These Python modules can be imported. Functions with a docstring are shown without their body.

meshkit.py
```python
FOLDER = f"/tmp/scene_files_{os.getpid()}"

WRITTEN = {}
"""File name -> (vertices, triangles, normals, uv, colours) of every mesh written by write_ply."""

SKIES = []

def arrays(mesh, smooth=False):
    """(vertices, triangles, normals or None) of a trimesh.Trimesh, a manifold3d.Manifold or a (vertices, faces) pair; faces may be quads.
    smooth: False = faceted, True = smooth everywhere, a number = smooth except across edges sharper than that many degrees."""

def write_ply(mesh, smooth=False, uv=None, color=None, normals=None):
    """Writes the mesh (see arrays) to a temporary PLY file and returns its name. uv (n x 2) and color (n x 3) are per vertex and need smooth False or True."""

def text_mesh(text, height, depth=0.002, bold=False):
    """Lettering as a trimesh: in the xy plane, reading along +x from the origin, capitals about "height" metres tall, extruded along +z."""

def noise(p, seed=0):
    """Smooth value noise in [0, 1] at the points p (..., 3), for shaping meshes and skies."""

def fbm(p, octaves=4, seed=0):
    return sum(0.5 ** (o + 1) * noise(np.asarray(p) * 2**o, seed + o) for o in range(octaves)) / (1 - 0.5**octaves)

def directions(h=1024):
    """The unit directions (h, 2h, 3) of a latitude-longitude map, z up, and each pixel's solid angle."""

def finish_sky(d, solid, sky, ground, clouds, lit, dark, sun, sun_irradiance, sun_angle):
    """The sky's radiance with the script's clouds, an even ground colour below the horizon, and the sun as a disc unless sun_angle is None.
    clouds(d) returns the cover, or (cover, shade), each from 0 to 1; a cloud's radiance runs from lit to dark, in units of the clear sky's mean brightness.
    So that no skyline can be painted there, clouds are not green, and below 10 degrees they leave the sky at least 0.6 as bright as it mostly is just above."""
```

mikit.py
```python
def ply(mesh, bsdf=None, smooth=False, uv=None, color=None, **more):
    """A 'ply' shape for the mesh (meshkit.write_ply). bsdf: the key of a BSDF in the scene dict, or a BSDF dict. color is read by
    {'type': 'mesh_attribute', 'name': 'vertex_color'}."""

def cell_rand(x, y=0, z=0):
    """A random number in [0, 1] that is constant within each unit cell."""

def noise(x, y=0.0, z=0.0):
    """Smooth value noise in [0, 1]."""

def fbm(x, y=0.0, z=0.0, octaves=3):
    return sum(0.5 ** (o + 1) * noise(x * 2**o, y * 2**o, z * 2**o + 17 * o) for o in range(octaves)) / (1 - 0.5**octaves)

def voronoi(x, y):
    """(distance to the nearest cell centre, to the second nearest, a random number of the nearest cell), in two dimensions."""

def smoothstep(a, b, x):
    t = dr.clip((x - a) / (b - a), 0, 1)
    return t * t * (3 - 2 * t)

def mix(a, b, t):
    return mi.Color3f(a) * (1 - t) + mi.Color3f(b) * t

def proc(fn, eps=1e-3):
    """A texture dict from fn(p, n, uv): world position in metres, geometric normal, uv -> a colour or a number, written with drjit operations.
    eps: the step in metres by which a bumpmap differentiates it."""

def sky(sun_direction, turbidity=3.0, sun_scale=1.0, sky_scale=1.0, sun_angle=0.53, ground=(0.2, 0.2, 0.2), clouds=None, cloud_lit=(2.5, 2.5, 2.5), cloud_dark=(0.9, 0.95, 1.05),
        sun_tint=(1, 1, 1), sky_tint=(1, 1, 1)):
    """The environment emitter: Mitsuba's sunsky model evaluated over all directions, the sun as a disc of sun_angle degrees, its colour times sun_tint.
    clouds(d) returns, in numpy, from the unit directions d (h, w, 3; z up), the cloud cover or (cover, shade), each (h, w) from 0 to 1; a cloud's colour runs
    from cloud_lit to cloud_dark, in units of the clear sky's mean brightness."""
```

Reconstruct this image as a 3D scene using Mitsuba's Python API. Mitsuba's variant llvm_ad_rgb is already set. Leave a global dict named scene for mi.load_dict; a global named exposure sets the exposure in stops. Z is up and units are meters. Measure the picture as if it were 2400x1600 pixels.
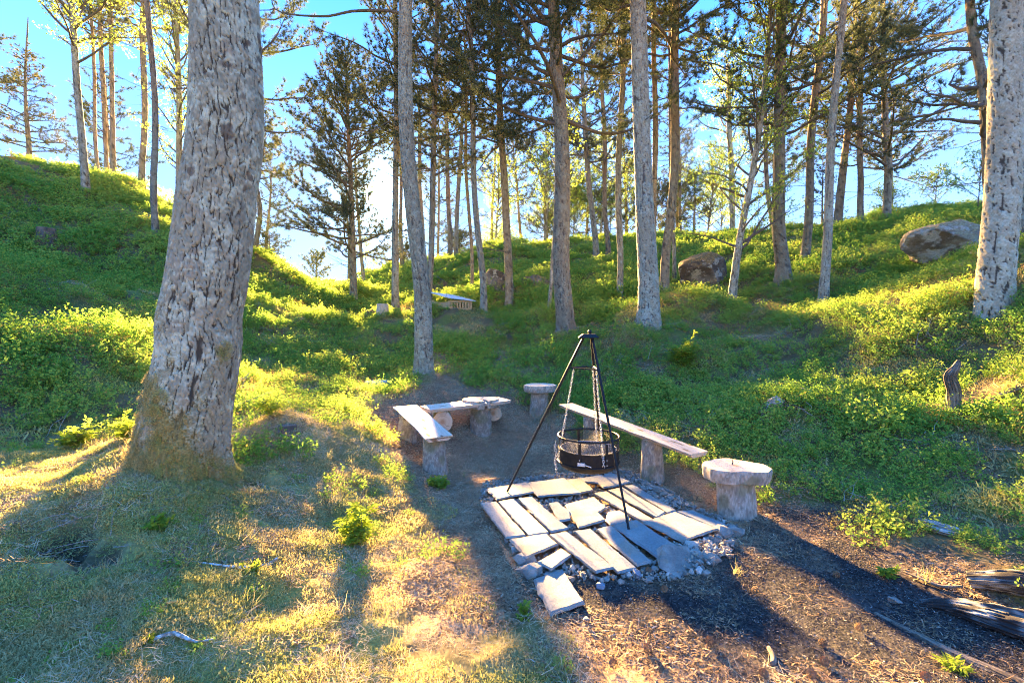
import math
import numpy as np
import trimesh
import manifold3d as m3
import shapely
from shapely.geometry import Polygon
import drjit as dr
import mitsuba as mi
import meshkit
import mikit

T = mi.ScalarTransform4f
scene, labels = {}, {}

# ------------------------------------------------------------------ camera, sky, exposure
PITCH = math.radians(2.0)
scene['camera'] = {
    'type': 'perspective', 'fov': 94.86, 'fov_axis': 'x', 'near_clip': 0.05, 'far_clip': 2000.0,
    'to_world': T().look_at(origin=[0, 0, 1.8], target=[0, math.cos(PITCH), 1.8 - math.sin(PITCH)], up=[0, 0, 1]),
}
SUN = np.array([-0.2650, 0.9297, 0.2557])
SUN = SUN / np.linalg.norm(SUN)


def veil(d):
    """A thin veil over the whole sky, paler towards the horizon all round, that thins out close to the sun."""
    a = np.degrees(np.arccos(np.clip(d @ SUN, -1, 1)))
    high = np.clip(np.degrees(np.arcsin(np.clip(d[..., 2], -1, 1))) / 34.0, 0, 1)
    return 0.985 - 0.35 * np.exp(-(a / 3.8) ** 2), high ** 0.8


scene['sky'] = mikit.sky(SUN.tolist(), turbidity=2.4, sun_scale=1.28, sky_scale=0.40, sun_angle=2.5, clouds=veil, cloud_lit=(0.38, 0.61, 1.02), cloud_dark=(0.075, 0.34, 1.02),
                         sun_tint=(1.0, 0.86, 0.62), sky_tint=(0.62, 0.9, 1.2), ground=(0.12, 0.14, 0.08))
exposure = 6.85
CPW = [[0.01, 2.31, -0.0], [1.37, 2.31, -0.0], [0.41, 3.49, -0.02], [0.52, 4.84, -0.01], [-0.5, 4.24, -0.01], [-0.99, 5.69, -0.0], [-1.5, 6.65, 0.2], [-0.74, 7.45, 0.28], [-0.49, 7.4, 0.12], [0.47, 7.95, 0.25], [1.08, 5.64, -0.01], [2.09, 4.34, 0.01], [1.47, 4.19, 0.02], [1.68, 5.54, 0.07], [-1.79, 9.47, 0.76], [-1.87, 11.48, 1.07], [1.36, 12.0, 1.59], [3.08, 10.61, 1.89], [2.4, 7.97, 0.66], [3.2, 8.98, 1.06], [1.87, 8.98, 0.94], [0.21, 9.57, 0.79], [6.97, 6.81, 2.03], [5.03, 5.27, 0.87], [3.8, 3.6, 0.27], [2.96, 2.66, 0.03], [2.48, 2.84, -0.01], [3.41, 6.06, 0.68], [3.25, 4.8, 0.17], [3.21, 3.69, 0.12], [5.07, 4.66, 0.7], [6.04, 5.58, 1.26], [6.17, 15.05, 2.89], [4.54, 14.03, 2.56], [7.49, 13.05, 3.04], [9.31, 15.08, 3.69], [7.28, 11.02, 2.29], [9.62, 10.55, 3.1], [16.43, 17.16, 5.99], [12.74, 19.15, 5.69], [14.33, 18.15, 5.74], [5.76, 7.58, 1.21], [6.87, 9.01, 1.81], [5.07, 11.82, 2.07], [4.38, 10.19, 1.39], [5.1, 9.6, 1.5], [8.21, 9.63, 2.57], [8.71, 12.05, 2.98], [11.78, 30.21, 7.39], [14.35, 27.19, 6.73], [3.99, 28.19, 6.68], [0.1, 28.19, 6.68], [-0.11, 15.54, 2.56], [-0.87, 14.52, 2.18], [-1.5, 14.02, 2.08], [3.21, 14.04, 2.62], [4.09, 23.13, 5.0], [0.97, 14.23, 2.41], [1.23, 18.07, 3.57], [-4.56, 28.15, 5.59], [-8.75, 29.13, 5.03], [-9.65, 27.09, 3.91], [-9.69, 24.08, 3.58], [-5.13, 16.01, 1.86], [-6.4, 19.04, 2.74], [-3.97, 16.02, 2.22], [-2.54, 15.02, 2.19], [-4.11, 15.02, 2.0], [-3.51, 11.99, 1.26], [-4.19, 9.48, 0.93], [-2.84, 13.0, 1.51], [-10.27, 18.11, 4.54], [-9.74, 20.09, 4.04], [-6.93, 13.03, 2.3], [-5.42, 9.49, 1.37], [-3.16, 7.97, 0.72], [-2.38, 7.86, 0.64], [-5.07, 11.5, 1.65], [-10.6, 14.1, 4.5], [-14.53, 16.16, 6.19], [-19.52, 18.23, 8.15], [-14.88, 19.2, 7.19], [-10.72, 12.57, 3.49], [-11.96, 12.08, 3.87], [-9.76, 9.05, 3.14], [-7.41, 8.21, 1.98], [-5.81, 7.49, 1.39], [-10.07, 10.34, 2.81], [-11.93, 11.07, 3.7], [-6.51, 5.99, 1.5], [-5.32, 5.57, 0.98], [-5.2, 4.76, 0.67], [-2.75, 3.86, 0.52], [-3.39, 3.36, 0.53], [-2.93, 3.03, 0.39], [-2.25, 3.55, 0.29], [-2.23, 2.7, 0.26], [-2.31, 2.08, 0.2], [-1.41, 2.59, 0.07], [-2.57, 4.85, 0.42], [-2.42, 5.46, 0.59], [-1.76, 5.95, 0.39], [-0.88, 4.34, 0.03], [-3.41, 4.16, 0.58], [0.0, 0.0, 0.05], [-2.5, 0.0, 0.25], [2.5, 0.0, 0.05], [0.0, -4.0, 0.0], [-5.0, -3.0, 0.4], [5.0, -3.0, 0.5], [-7.0, 2.0, 1.0], [6.0, 2.0, 1.2], [9.0, 4.0, 2.6], [-9.0, 6.0, 2.6], [-12.0, 3.0, 2.8], [12.0, 0.0, 2.0], [-20.0, 10.0, 7.0], [-26.0, 18.0, 8.0], [-22.0, 26.0, 6.5], [-12.0, 30.0, 4.2], [-6.0, 36.0, 3.0], [-10.0, 45.0, 2.2], [0.0, 38.0, 5.0], [0.0, 52.0, 2.6], [9.0, 40.0, 6.0], [17.0, 36.0, 6.2], [22.0, 26.0, 6.2], [25.0, 16.0, 6.6], [20.0, 8.0, 4.8], [28.0, 38.0, 4.6], [-26.0, 40.0, 4.0], [14.0, 54.0, 3.0], [28.0, 52.0, 3.0], [30.0, 5.0, 5.0]]  # points the ground passes through, x y z
LITTER = [[-2.36, 6.74], [-2.32, 7.9], [-1.74, 8.44], [-1.51, 9.25], [-2.04, 11.49], [-1.89, 11.95], [-1.55, 11.42], [-0.84, 8.94], [0.2, 8.79], [0.76, 7.88], [1.49, 6.53], [1.68, 5.54], [2.11, 5.32], [2.08, 4.77], [2.5, 4.49], [2.93, 4.31], [3.03, 3.91], [2.97, 3.34], [3.13, 2.81], [4.5, 2.2], [4.5, -1], [0.2, -1], [0.25, 2.34], [0.16, 2.65], [-0.18, 2.53], [-0.52, 2.52], [-0.61, 3.46], [-0.75, 4.2], [-1.19, 5.17], [-1.54, 5.78]]
CHAR = [[0.25, 3.09], [0.47, 3.25], [0.92, 3.21], [1.49, 3.41], [2.24, 4.39], [2.54, 4.49], [2.85, 4.19], [2.98, 3.8], [2.92, 3.24], [3.04, 2.76], [3.9, 2.5], [3.4, 1.5], [1.28, 2.34], [0.95, 2.6], [0.58, 2.76], [0.28, 2.85]]
MOSS = [[-4.94, 4.52], [-4.68, 5.03], [-4.07, 4.92], [-3.25, 4.37], [-3.13, 5.12], [-2.84, 5.69], [-2.61, 6.9], [-2.32, 7.9], [-1.54, 5.78], [-1.19, 5.17], [-0.75, 4.2], [-0.61, 3.46], [-0.52, 2.52], [-0.18, 2.53], [0.16, 2.65], [0.25, 2.34], [0.2, -2], [-6, -2], [-6, 2]]
PATH2 = [[5.07, 10.66], [5.54, 11.01], [5.36, 10.17], [5.51, 9.7], [4.78, 9.3], [4.74, 9.76]]
FLAGS = [[[-0.27, 4.919], [0.162, 5.147], [0.234, 4.845], [-0.149, 4.626]], [[0.174, 5.099], [0.593, 5.265], [0.716, 4.797], [0.262, 4.698]], [[0.609, 5.244], [0.787, 5.294], [0.861, 4.906], [0.719, 4.833]], [[0.779, 5.272], [1.17, 5.457], [1.314, 5.147], [1.117, 5.02], [0.974, 4.969], [0.942, 5.113], [0.807, 5.154]], [[-0.31, 4.518], [-0.156, 4.55], [0.115, 3.806], [-0.05, 3.776]], [[-0.137, 4.587], [0.024, 4.659], [0.308, 3.891], [0.138, 3.825]], [[0.059, 4.642], [0.199, 4.681], [0.484, 3.971], [0.326, 3.899]], [[0.36, 4.507], [0.443, 4.55], [0.534, 4.307], [0.521, 4.132], [0.418, 4.101]], [[0.519, 4.507], [0.829, 4.698], [0.899, 4.43], [0.799, 4.307], [0.839, 4.145], [0.575, 3.995]], [[0.84, 4.785], [0.978, 4.845], [1.262, 4.145], [1.168, 4.071]], [[1.001, 4.875], [1.176, 4.963], [1.416, 4.283], [1.301, 4.168]], [[1.215, 5.046], [1.319, 5.079], [1.543, 4.365], [1.438, 4.293]], [[0.894, 4.307], [1.009, 4.355], [1.06, 4.213], [0.995, 4.058], [0.856, 4.037], [0.836, 4.132]], [[1.152, 4.08], [1.509, 4.307], [1.744, 3.934], [1.359, 3.707]], [[1.532, 4.336], [1.692, 4.365], [1.868, 4.054], [1.758, 3.946]], [[-0.017, 3.754], [0.288, 3.856], [0.359, 3.672], [0.109, 3.451]], [[0.309, 3.818], [0.449, 3.895], [0.73, 3.309], [0.589, 3.239]], [[0.524, 3.914], [0.666, 3.963], [0.894, 3.309], [0.745, 3.253]], [[0.719, 3.946], [0.861, 4.004], [1.022, 3.397], [0.901, 3.338]], [[0.868, 3.995], [1.101, 4.123], [1.306, 3.603], [1.086, 3.458]], [[0.193, 3.397], [0.385, 3.614], [0.451, 3.505], [0.279, 3.295]]]
LOOSE = [[0.152, 3.22], [0.366, 3.356], [0.46, 2.955], [0.235, 2.837]]
PAD = [[-0.34, 5.29], [0.15, 5.46], [0.85, 5.69], [1.28, 5.82], [1.45, 5.69], [1.64, 5.32], [1.72, 4.87], [1.8, 4.6], [1.97, 4.26], [2.0, 4.08], [1.74, 3.64], [1.41, 3.35], [1.22, 3.28], [0.99, 3.2], [0.77, 3.23], [0.54, 3.2], [0.4, 3.31], [0.21, 3.31], [0.06, 3.45], [-0.05, 3.85], [-0.35, 4.7]]
ROCKS = [(1.25, 3.42, 0.295, 0.45, 0), (1.43, 3.71, 0.147, 0.6, 1), (1.42, 3.55, 0.117, 0.6, 0), (1.51, 3.5, 0.116, 0.7, 0), (1.81, 3.96, 0.131, 0.6, 0), (1.76, 3.77, 0.083, 0.8, 0), (1.92, 3.98, 0.123, 0.6, 0), (1.91, 4.04, 0.107, 0.5, 0), (1.68, 3.56, 0.06, 0.8, 3), (1.68, 3.79, 0.075, 0.7, 0), (1.6, 3.7, 0.073, 0.7, 0), (1.6, 3.82, 0.076, 0.6, 0), (1.64, 3.63, 0.064, 0.8, 3), (1.55, 3.8, 0.067, 0.6, 0), (1.51, 3.63, 0.064, 0.7, 0), (1.58, 3.6, 0.063, 0.8, 0), (1.34, 3.56, 0.079, 0.6, 0), (1.36, 3.35, 0.067, 0.8, 1), (1.4, 3.32, 0.051, 0.9, 0), (1.65, 3.9, 0.069, 0.6, 0), (0.88, 3.27, 0.072, 1.3, 2), (0.83, 3.28, 0.052, 1.1, 1), (1.03, 3.37, 0.077, 0.9, 0), (0.95, 3.21, 0.054, 0.8, 0), (0.96, 3.37, 0.059, 0.7, 0), (1.14, 3.47, 0.069, 0.6, 0), (1.16, 3.32, 0.066, 0.6, 0), (1.12, 3.5, 0.062, 0.6, 3), (0.1, 3.5, 0.131, 0.55, 0), (0.12, 3.34, 0.147, 0.6, 0), (0.21, 3.39, 0.09, 0.8, 0), (0.04, 3.65, 0.08, 0.7, 0), (0.41, 3.25, 0.06, 0.8, 0), (0.44, 3.37, 0.059, 1.0, 3), (0.34, 3.31, 0.066, 0.7, 0), (0.39, 3.4, 0.06, 0.7, 0), (0.48, 3.41, 0.057, 0.8, 0), (0.51, 3.31, 0.051, 0.8, 0), (0.56, 3.34, 0.056, 0.7, 3), (0.61, 3.25, 0.06, 0.8, 0), (0.66, 3.24, 0.057, 0.8, 0), (0.72, 3.27, 0.055, 0.8, 0), (0.3, 3.34, 0.059, 0.7, 0), (0.26, 3.3, 0.052, 0.7, 0), (0.76, 3.21, 0.048, 0.8, 0), (0.55, 3.42, 0.051, 0.7, 0), (0.59, 3.42, 0.045, 0.7, 0), (0.6, 3.16, 0.077, 0.5, 2), (0.45, 2.8, 0.045, 0.6, 0), (1.14, 3.25, 0.058, 0.6, 0), (-0.04, 3.82, 0.059, 0.7, 0), (0.0, 3.73, 0.058, 0.7, 0), (1.34, 5.45, 0.096, 0.6, 0), (1.39, 5.34, 0.084, 0.6, 0), (1.47, 5.3, 0.088, 0.6, 0), (1.5, 5.2, 0.091, 0.6, 0), (1.52, 5.07, 0.093, 0.6, 0), (1.56, 4.97, 0.1, 0.7, 0), (1.6, 4.88, 0.09, 0.6, 0), (1.62, 4.76, 0.084, 0.6, 0), (1.47, 4.85, 0.085, 0.6, 0), (1.51, 4.71, 0.079, 0.6, 0), (1.64, 4.65, 0.078, 0.6, 0), (1.42, 5.03, 0.071, 0.6, 0), (1.67, 4.6, 0.069, 0.6, 0), (1.54, 4.6, 0.065, 0.6, 0), (0.41, 4.88, 0.06, 0.6, 0), (0.3, 4.76, 0.063, 0.6, 0), (0.38, 4.73, 0.058, 0.6, 0), (0.59, 4.76, 0.063, 0.6, 0), (0.47, 4.82, 0.055, 0.6, 0), (0.35, 4.68, 0.058, 0.7, 3), (0.69, 4.85, 0.06, 0.6, 0), (0.83, 4.94, 0.061, 0.6, 0), (0.91, 4.57, 0.052, 0.6, 3), (0.89, 4.68, 0.053, 0.6, 0), (0.54, 4.1, 0.054, 0.6, 0), (0.7, 4.14, 0.051, 0.6, 0), (0.82, 4.14, 0.051, 0.6, 0), (-0.18, 5.27, 0.079, 0.6, 0), (-0.07, 5.29, 0.074, 0.6, 0), (0.03, 5.3, 0.074, 0.6, 0)]
# ------------------------------------------------------------------ terrain
from scipy.interpolate import RBFInterpolator
from scipy.ndimage import map_coordinates
_C = np.array(CPW)
_rbf = RBFInterpolator(_C[:, :2], _C[:, 2], kernel='thin_plate_spline', smoothing=0.02)
GX0, GX1, GY0, GY1, GS = -32.0, 32.0, -6.0, 58.0, 0.2
_gx, _gy = np.arange(GX0, GX1 + GS / 2, GS), np.arange(GY0, GY1 + GS / 2, GS)
_GZ = _rbf(np.stack(np.meshgrid(_gx, _gy, indexing='ij'), -1).reshape(-1, 2)).reshape(len(_gx), len(_gy))


def sstep(a, b, x):
    t = np.clip((np.asarray(x, float) - a) / (b - a), 0, 1)
    return t * t * (3 - 2 * t)


def base_z(x, y):
    x, y = np.broadcast_arrays(np.asarray(x, float), np.asarray(y, float))
    shape = x.shape
    x, y = x.ravel(), y.ravel()
    cx, cy = np.clip(x, GX0, GX1), np.clip(y, GY0, GY1)
    z = map_coordinates(_GZ, [(cx - GX0) / GS, (cy - GY0) / GS], order=1, mode='nearest')
    out = np.maximum(np.abs(x - cx), np.abs(y - cy))
    return (z + (2.2 - z) * sstep(0, 40, out)).reshape(shape)
# ------------------------------------------------------------------ zones of the ground
_ZP = {k: Polygon(v).buffer(0) for k, v in dict(litter=LITTER, char=CHAR, moss=MOSS, path=PATH2).items()}


def zone(name, x, y, soft=0.25):
    """Cover of a ground zone, 1 inside and 0 outside, with a soft uneven border."""
    x, y = np.broadcast_arrays(np.asarray(x, float), np.asarray(y, float))
    pts = shapely.points(np.stack([x.ravel(), y.ravel()], -1))
    g = _ZP[name]
    d = shapely.distance(g.exterior, pts) * np.where(shapely.contains(g, pts), 1, -1)
    d = d.reshape(x.shape) + (meshkit.fbm(np.stack([x / 0.35, y / 0.35, x * 0 + 3.1], -1), 3) - 0.5) * 2.4 * soft
    return sstep(-soft, soft, d)


MOUNDS = [(-2.85, 3.50, 0.55, 0.13), (-2.35, 3.45, 0.35, 0.05), (5.07, 11.6, 0.9, 0.30), (6.9, 8.7, 1.0, 0.32), (6.0, 7.7, 0.7, 0.16), (-2.5, 5.3, 0.45, 0.16), (-1.8, 9.5, 0.6, 0.14), (1.36, 12.0, 0.7, 0.12),
          (3.1, 10.6, 0.8, 0.10), (6.95, 6.8, 0.7, 0.14), (4.2, 6.1, 0.5, 0.15), (3.45, 6.0, 0.35, 0.12), (-3.3, 4.35, 0.6, 0.10), (0.9, 9.9, 0.5, 0.12),
          (2.6, 8.0, 0.6, 0.12), (9.6, 9.4, 1.0, 0.20), (8.4, 8.6, 0.8, 0.22)]
PITS = [(-2.90, 2.98, 0.18, 0.42), (-2.62, 2.92, 0.13, 0.28), (-2.30, 4.12, 0.13, 0.22)]


def Z(x, y):
    x, y = np.broadcast_arrays(np.asarray(x, float), np.asarray(y, float))
    z = base_z(x, y)
    far = sstep(5, 9, np.hypot(x, y))
    wild = np.clip(1 - zone('litter', x, y, 0.3) - 0.75 * zone('moss', x, y, 0.3), 0, 1)
    n1 = meshkit.fbm(np.stack([x / 1.5, y / 1.5, x * 0], -1), 3, 5) - 0.5
    n2 = meshkit.fbm(np.stack([x / 0.28, y / 0.28, x * 0], -1), 3, 9) - 0.5
    soft = zone('moss', x, y, 0.3)
    n3 = meshkit.fbm(np.stack([x / 0.13, y / 0.13, x * 0], -1), 2, 14)
    z = z + soft * 0.055 * np.abs(n3 - 0.5) * 2 * sstep(0.38, 0.56, meshkit.fbm(np.stack([x / 0.5, y / 0.5, x * 0], -1), 2, 21)) + soft * n2 * 0.07
    z = z + n1 * (0.10 + 0.72 * far) * (0.25 + 0.75 * wild) + n2 * (0.035 + 0.10 * wild)
    for mx, my, r, h in MOUNDS:
        z = z + h * np.exp(-((x - mx) ** 2 + (y - my) ** 2) / r ** 2)
    for mx, my, r, h in PITS:
        z = z - 0.75 * h * np.exp(-((x - mx) ** 2 + (y - my) ** 2) / (r * 0.8) ** 2)
    pad = sstep(0.35, 0.0, shapely.distance(_PAD, shapely.points(np.stack([x.ravel(), y.ravel()], -1))).reshape(x.shape))
    return z * (1 - pad) + pad * (0.005 + n2 * 0.02)


_PAD = Polygon(PAD)

# ------------------------------------------------------------------ mesh helpers


def unit(v):
    v = np.asarray(v, float)
    return v / np.maximum(np.linalg.norm(v, axis=-1, keepdims=True), 1e-12)


def side_of(d):
    d = np.asarray(d, float)
    a = np.where(np.abs(d[..., 2:3]) < 0.9, [0, 0, 1.0], [1.0, 0, 0])
    s = unit(np.cross(d, a))
    return s, np.cross(s, d)


def catmull(P, n):
    """n points along a smooth curve through P, evenly spaced by length."""
    P = np.asarray(P, float)
    if len(P) == 2:
        return P[0] + np.linspace(0, 1, n)[:, None] * (P[1] - P[0])
    s = np.r_[0, np.cumsum(np.linalg.norm(np.diff(P, axis=0), axis=1))]
    from scipy.interpolate import PchipInterpolator
    return PchipInterpolator(s, P)(np.linspace(0, s[-1], n))


class Acc:
    """Collects vertices, triangles and uv of many pieces into one mesh."""

    def __init__(self):
        self.v, self.f, self.u, self.n = [], [], [], 0

    def add(self, v, f, u=None):
        v = np.asarray(v, float)
        self.v.append(v)
        self.f.append(np.asarray(f, int) + self.n)
        self.u.append(np.zeros((len(v), 2)) if u is None else np.asarray(u, float))
        self.n += len(v)

    def tube(self, P, r, sides=6, rnd=0.5, caps=False):
        P, r = np.asarray(P, float), np.broadcast_to(np.asarray(r, float), (len(P),))
        d = unit(np.gradient(P, axis=0))
        if np.linalg.norm(P[-1] - P[0]) < 1e-4:      # a closed ring
            d[0] = d[-1] = unit(P[1] - P[-2])
            k = np.cross(P[len(P) // 3] - P[0], P[2 * len(P) // 3] - P[0])
            s = unit(np.cross(d, unit(k)[None]))
        else:
            s, t = side_of(unit(P[-1] - P[0])[None])
            s = unit(s - d * np.sum(s * d, -1, keepdims=True))
        t = np.cross(s, d)
        a = np.arange(sides) * 2 * np.pi / sides
        ring = P[:, None] + r[:, None, None] * (np.cos(a)[None, :, None] * s[:, None] + np.sin(a)[None, :, None] * t[:, None])
        n = len(P)
        i = (np.arange(n - 1)[:, None] * sides + np.arange(sides)[None]).ravel()
        j = (np.arange(n - 1)[:, None] * sides + (np.arange(sides)[None] + 1) % sides).ravel()
        f = np.concatenate([np.stack([i, i + sides, j], 1), np.stack([j, i + sides, j + sides], 1)])
        v = ring.reshape(-1, 3)
        if caps:
            v = np.vstack([v, P[0], P[-1]])
            k = np.arange(sides)
            f = np.vstack([f, np.stack([k * 0 + n * sides, k, (k + 1) % sides], 1), np.stack([k * 0 + n * sides + 1, (n - 1) * sides + (k + 1) % sides, (n - 1) * sides + k], 1)])
        self.add(v, f, np.tile([1.0, rnd], (len(v), 1)))

    def mesh(self):
        return np.vstack(self.v), np.vstack(self.f)

    def shape(self, bsdf, smooth=False):
        return mikit.ply(self.mesh(), bsdf, smooth=smooth, uv=None if smooth not in (True, False) else np.vstack(self.u))


def number(key):
    if key not in scene and not any(k.startswith(key + '__') for k in scene):
        return key
    k = 1
    while f'{key}_{k:03d}' in scene or any(q.startswith(f'{key}_{k:03d}__') for q in scene):
        k += 1
    return f'{key}_{k:03d}'


_used = {}


def put(key, shape):
    """Adds a shape under the key, or under its next number, and returns the name it got."""
    k = _used.get(key, 0)
    _used[key] = k + 1
    name = key if k == 0 else f'{key}_{k:03d}'
    scene[name] = shape
    return name


def thing(key, label, category, group=None):
    k = _used.get(key, 0)
    _used[key] = k + 1
    name = key if k == 0 else f'{key}_{k:03d}'
    labels[name] = {'label': label, 'category': category}
    if group:
        labels[name]['group'] = group
    return name


def blob(rng, size, flat=1.0, n=22, rough=0.18):
    """An angular stone: the hull of random points on an ellipsoid."""
    p = unit(rng.normal(size=(n, 3))) * (1 + rough * rng.uniform(-1, 1, (n, 1)))
    p[:, 2] *= flat
    p[:, 1] *= rng.uniform(0.65, 0.95)
    return trimesh.convex.convex_hull(p * size)


# ------------------------------------------------------------------ materials
def C(*c):
    return mi.Color3f(*c)


def mat(name, fn, rough=0.9, spec=0.25, **k):
    scene[name] = {'type': 'twosided', 'b': {'type': 'principled', 'base_color': mikit.proc(fn), 'roughness': rough, 'specular': spec, **k}}


def leafmat(name, fn, trans=1.0, rough=0.55):
    scene[name] = {'type': 'principledthin', 'base_color': mikit.proc(fn), 'roughness': rough, 'diff_trans': trans, 'spec_trans': 0.0, 'eta': 1.35}


N, FBM, MIX, SS, CR = mikit.noise, mikit.fbm, mikit.mix, mikit.smoothstep, mikit.cell_rand


def ground_col(p, n, uv):
    a = FBM(p.x * 9, p.y * 9, p.z * 9, 3)
    b = FBM(p.x * 2.1, p.y * 2.1, 4.0, 3)
    fine = N(p.x * 70, p.y * 70, p.z * 70)
    soil = MIX(C(0.075, 0.058, 0.034), C(0.17, 0.14, 0.07), a)
    soil = MIX(soil, C(0.12, 0.135, 0.038), SS(0.42, 0.62, b))
    moss = MIX(C(0.19, 0.165, 0.055), C(0.38, 0.32, 0.15), a)
    moss = MIX(moss, C(0.24, 0.225, 0.065), SS(0.4, 0.65, b))
    lit = MIX(C(0.14, 0.088, 0.052), C(0.34, 0.225, 0.135), SS(0.3, 0.7, a * 0.6 + fine * 0.4))
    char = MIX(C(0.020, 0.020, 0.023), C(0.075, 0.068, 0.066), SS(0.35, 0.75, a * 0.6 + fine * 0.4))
    q = MIX(soil, moss, dr.clip(-uv.y, 0, 1))
    q = MIX(q, lit, dr.clip(uv.x, 0, 1))
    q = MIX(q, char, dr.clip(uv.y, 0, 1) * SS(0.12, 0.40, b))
    return q * (0.7 + 0.6 * fine)


def bark_fn(plate, pink, lichen, crack, amount, orange=0.0):
    def fn(p, n, uv):
        a = FBM(p.x * 6, p.y * 6, p.z * 4, 3)
        g = N(p.x * 55, p.y * 55, p.z * 40)
        l = FBM(p.x * 13 + 7, p.y * 13, p.z * 9, 3)
        big = FBM(p.x * 2.3, p.y * 2.3, p.z * 1.1 + 3, 2)
        c = MIX(C(*plate), C(*pink), SS(0.45, 0.95, uv.y * 0.45 + a * 0.55))
        c = MIX(c, C(*lichen), amount * SS(0.46, 0.62, l * 0.7 + 0.3 * big + 0.08 * (g - 0.5)))
        if orange > 0:
            c = MIX(c, C(0.36, 0.19, 0.09), orange * SS(6.5, 9.5, p.z))
        c = c * (0.74 + 0.40 * g + 0.24 * (uv.y - 0.5))
        c = MIX(c, C(*lichen) * 1.12, 0.7 * amount * SS(0.66, 0.76, N(p.x * 38, p.y * 38, p.z * 30)) * SS(0.35, 0.55, big))
        return MIX(C(*crack), c, SS(0.28, 0.80, uv.x))
    return fn


mat('bark_grey', bark_fn((0.225, 0.215, 0.165), (0.235, 0.20, 0.15), (0.32, 0.345, 0.28), (0.08, 0.07, 0.06), 0.65, 0.3), 0.95, 0.15)
mat('bark_brown', bark_fn((0.195, 0.175, 0.13), (0.205, 0.168, 0.12), (0.27, 0.28, 0.225), (0.07, 0.06, 0.05), 0.55, 0.4), 0.95, 0.15)
mat('bark_pale', bark_fn((0.285, 0.27, 0.21), (0.29, 0.245, 0.185), (0.375, 0.40, 0.335), (0.10, 0.085, 0.075), 0.65, 0.3), 0.95, 0.15)
mat('bark_rough', bark_fn((0.36, 0.335, 0.26), (0.34, 0.275, 0.20), (0.46, 0.485, 0.40), (0.065, 0.056, 0.046), 0.5), 0.95, 0.15)
mat('bark_birch', bark_fn((0.26, 0.24, 0.17), (0.34, 0.31, 0.22), (0.46, 0.45, 0.38), (0.07, 0.06, 0.045), 0.55), 0.9, 0.2)


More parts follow.
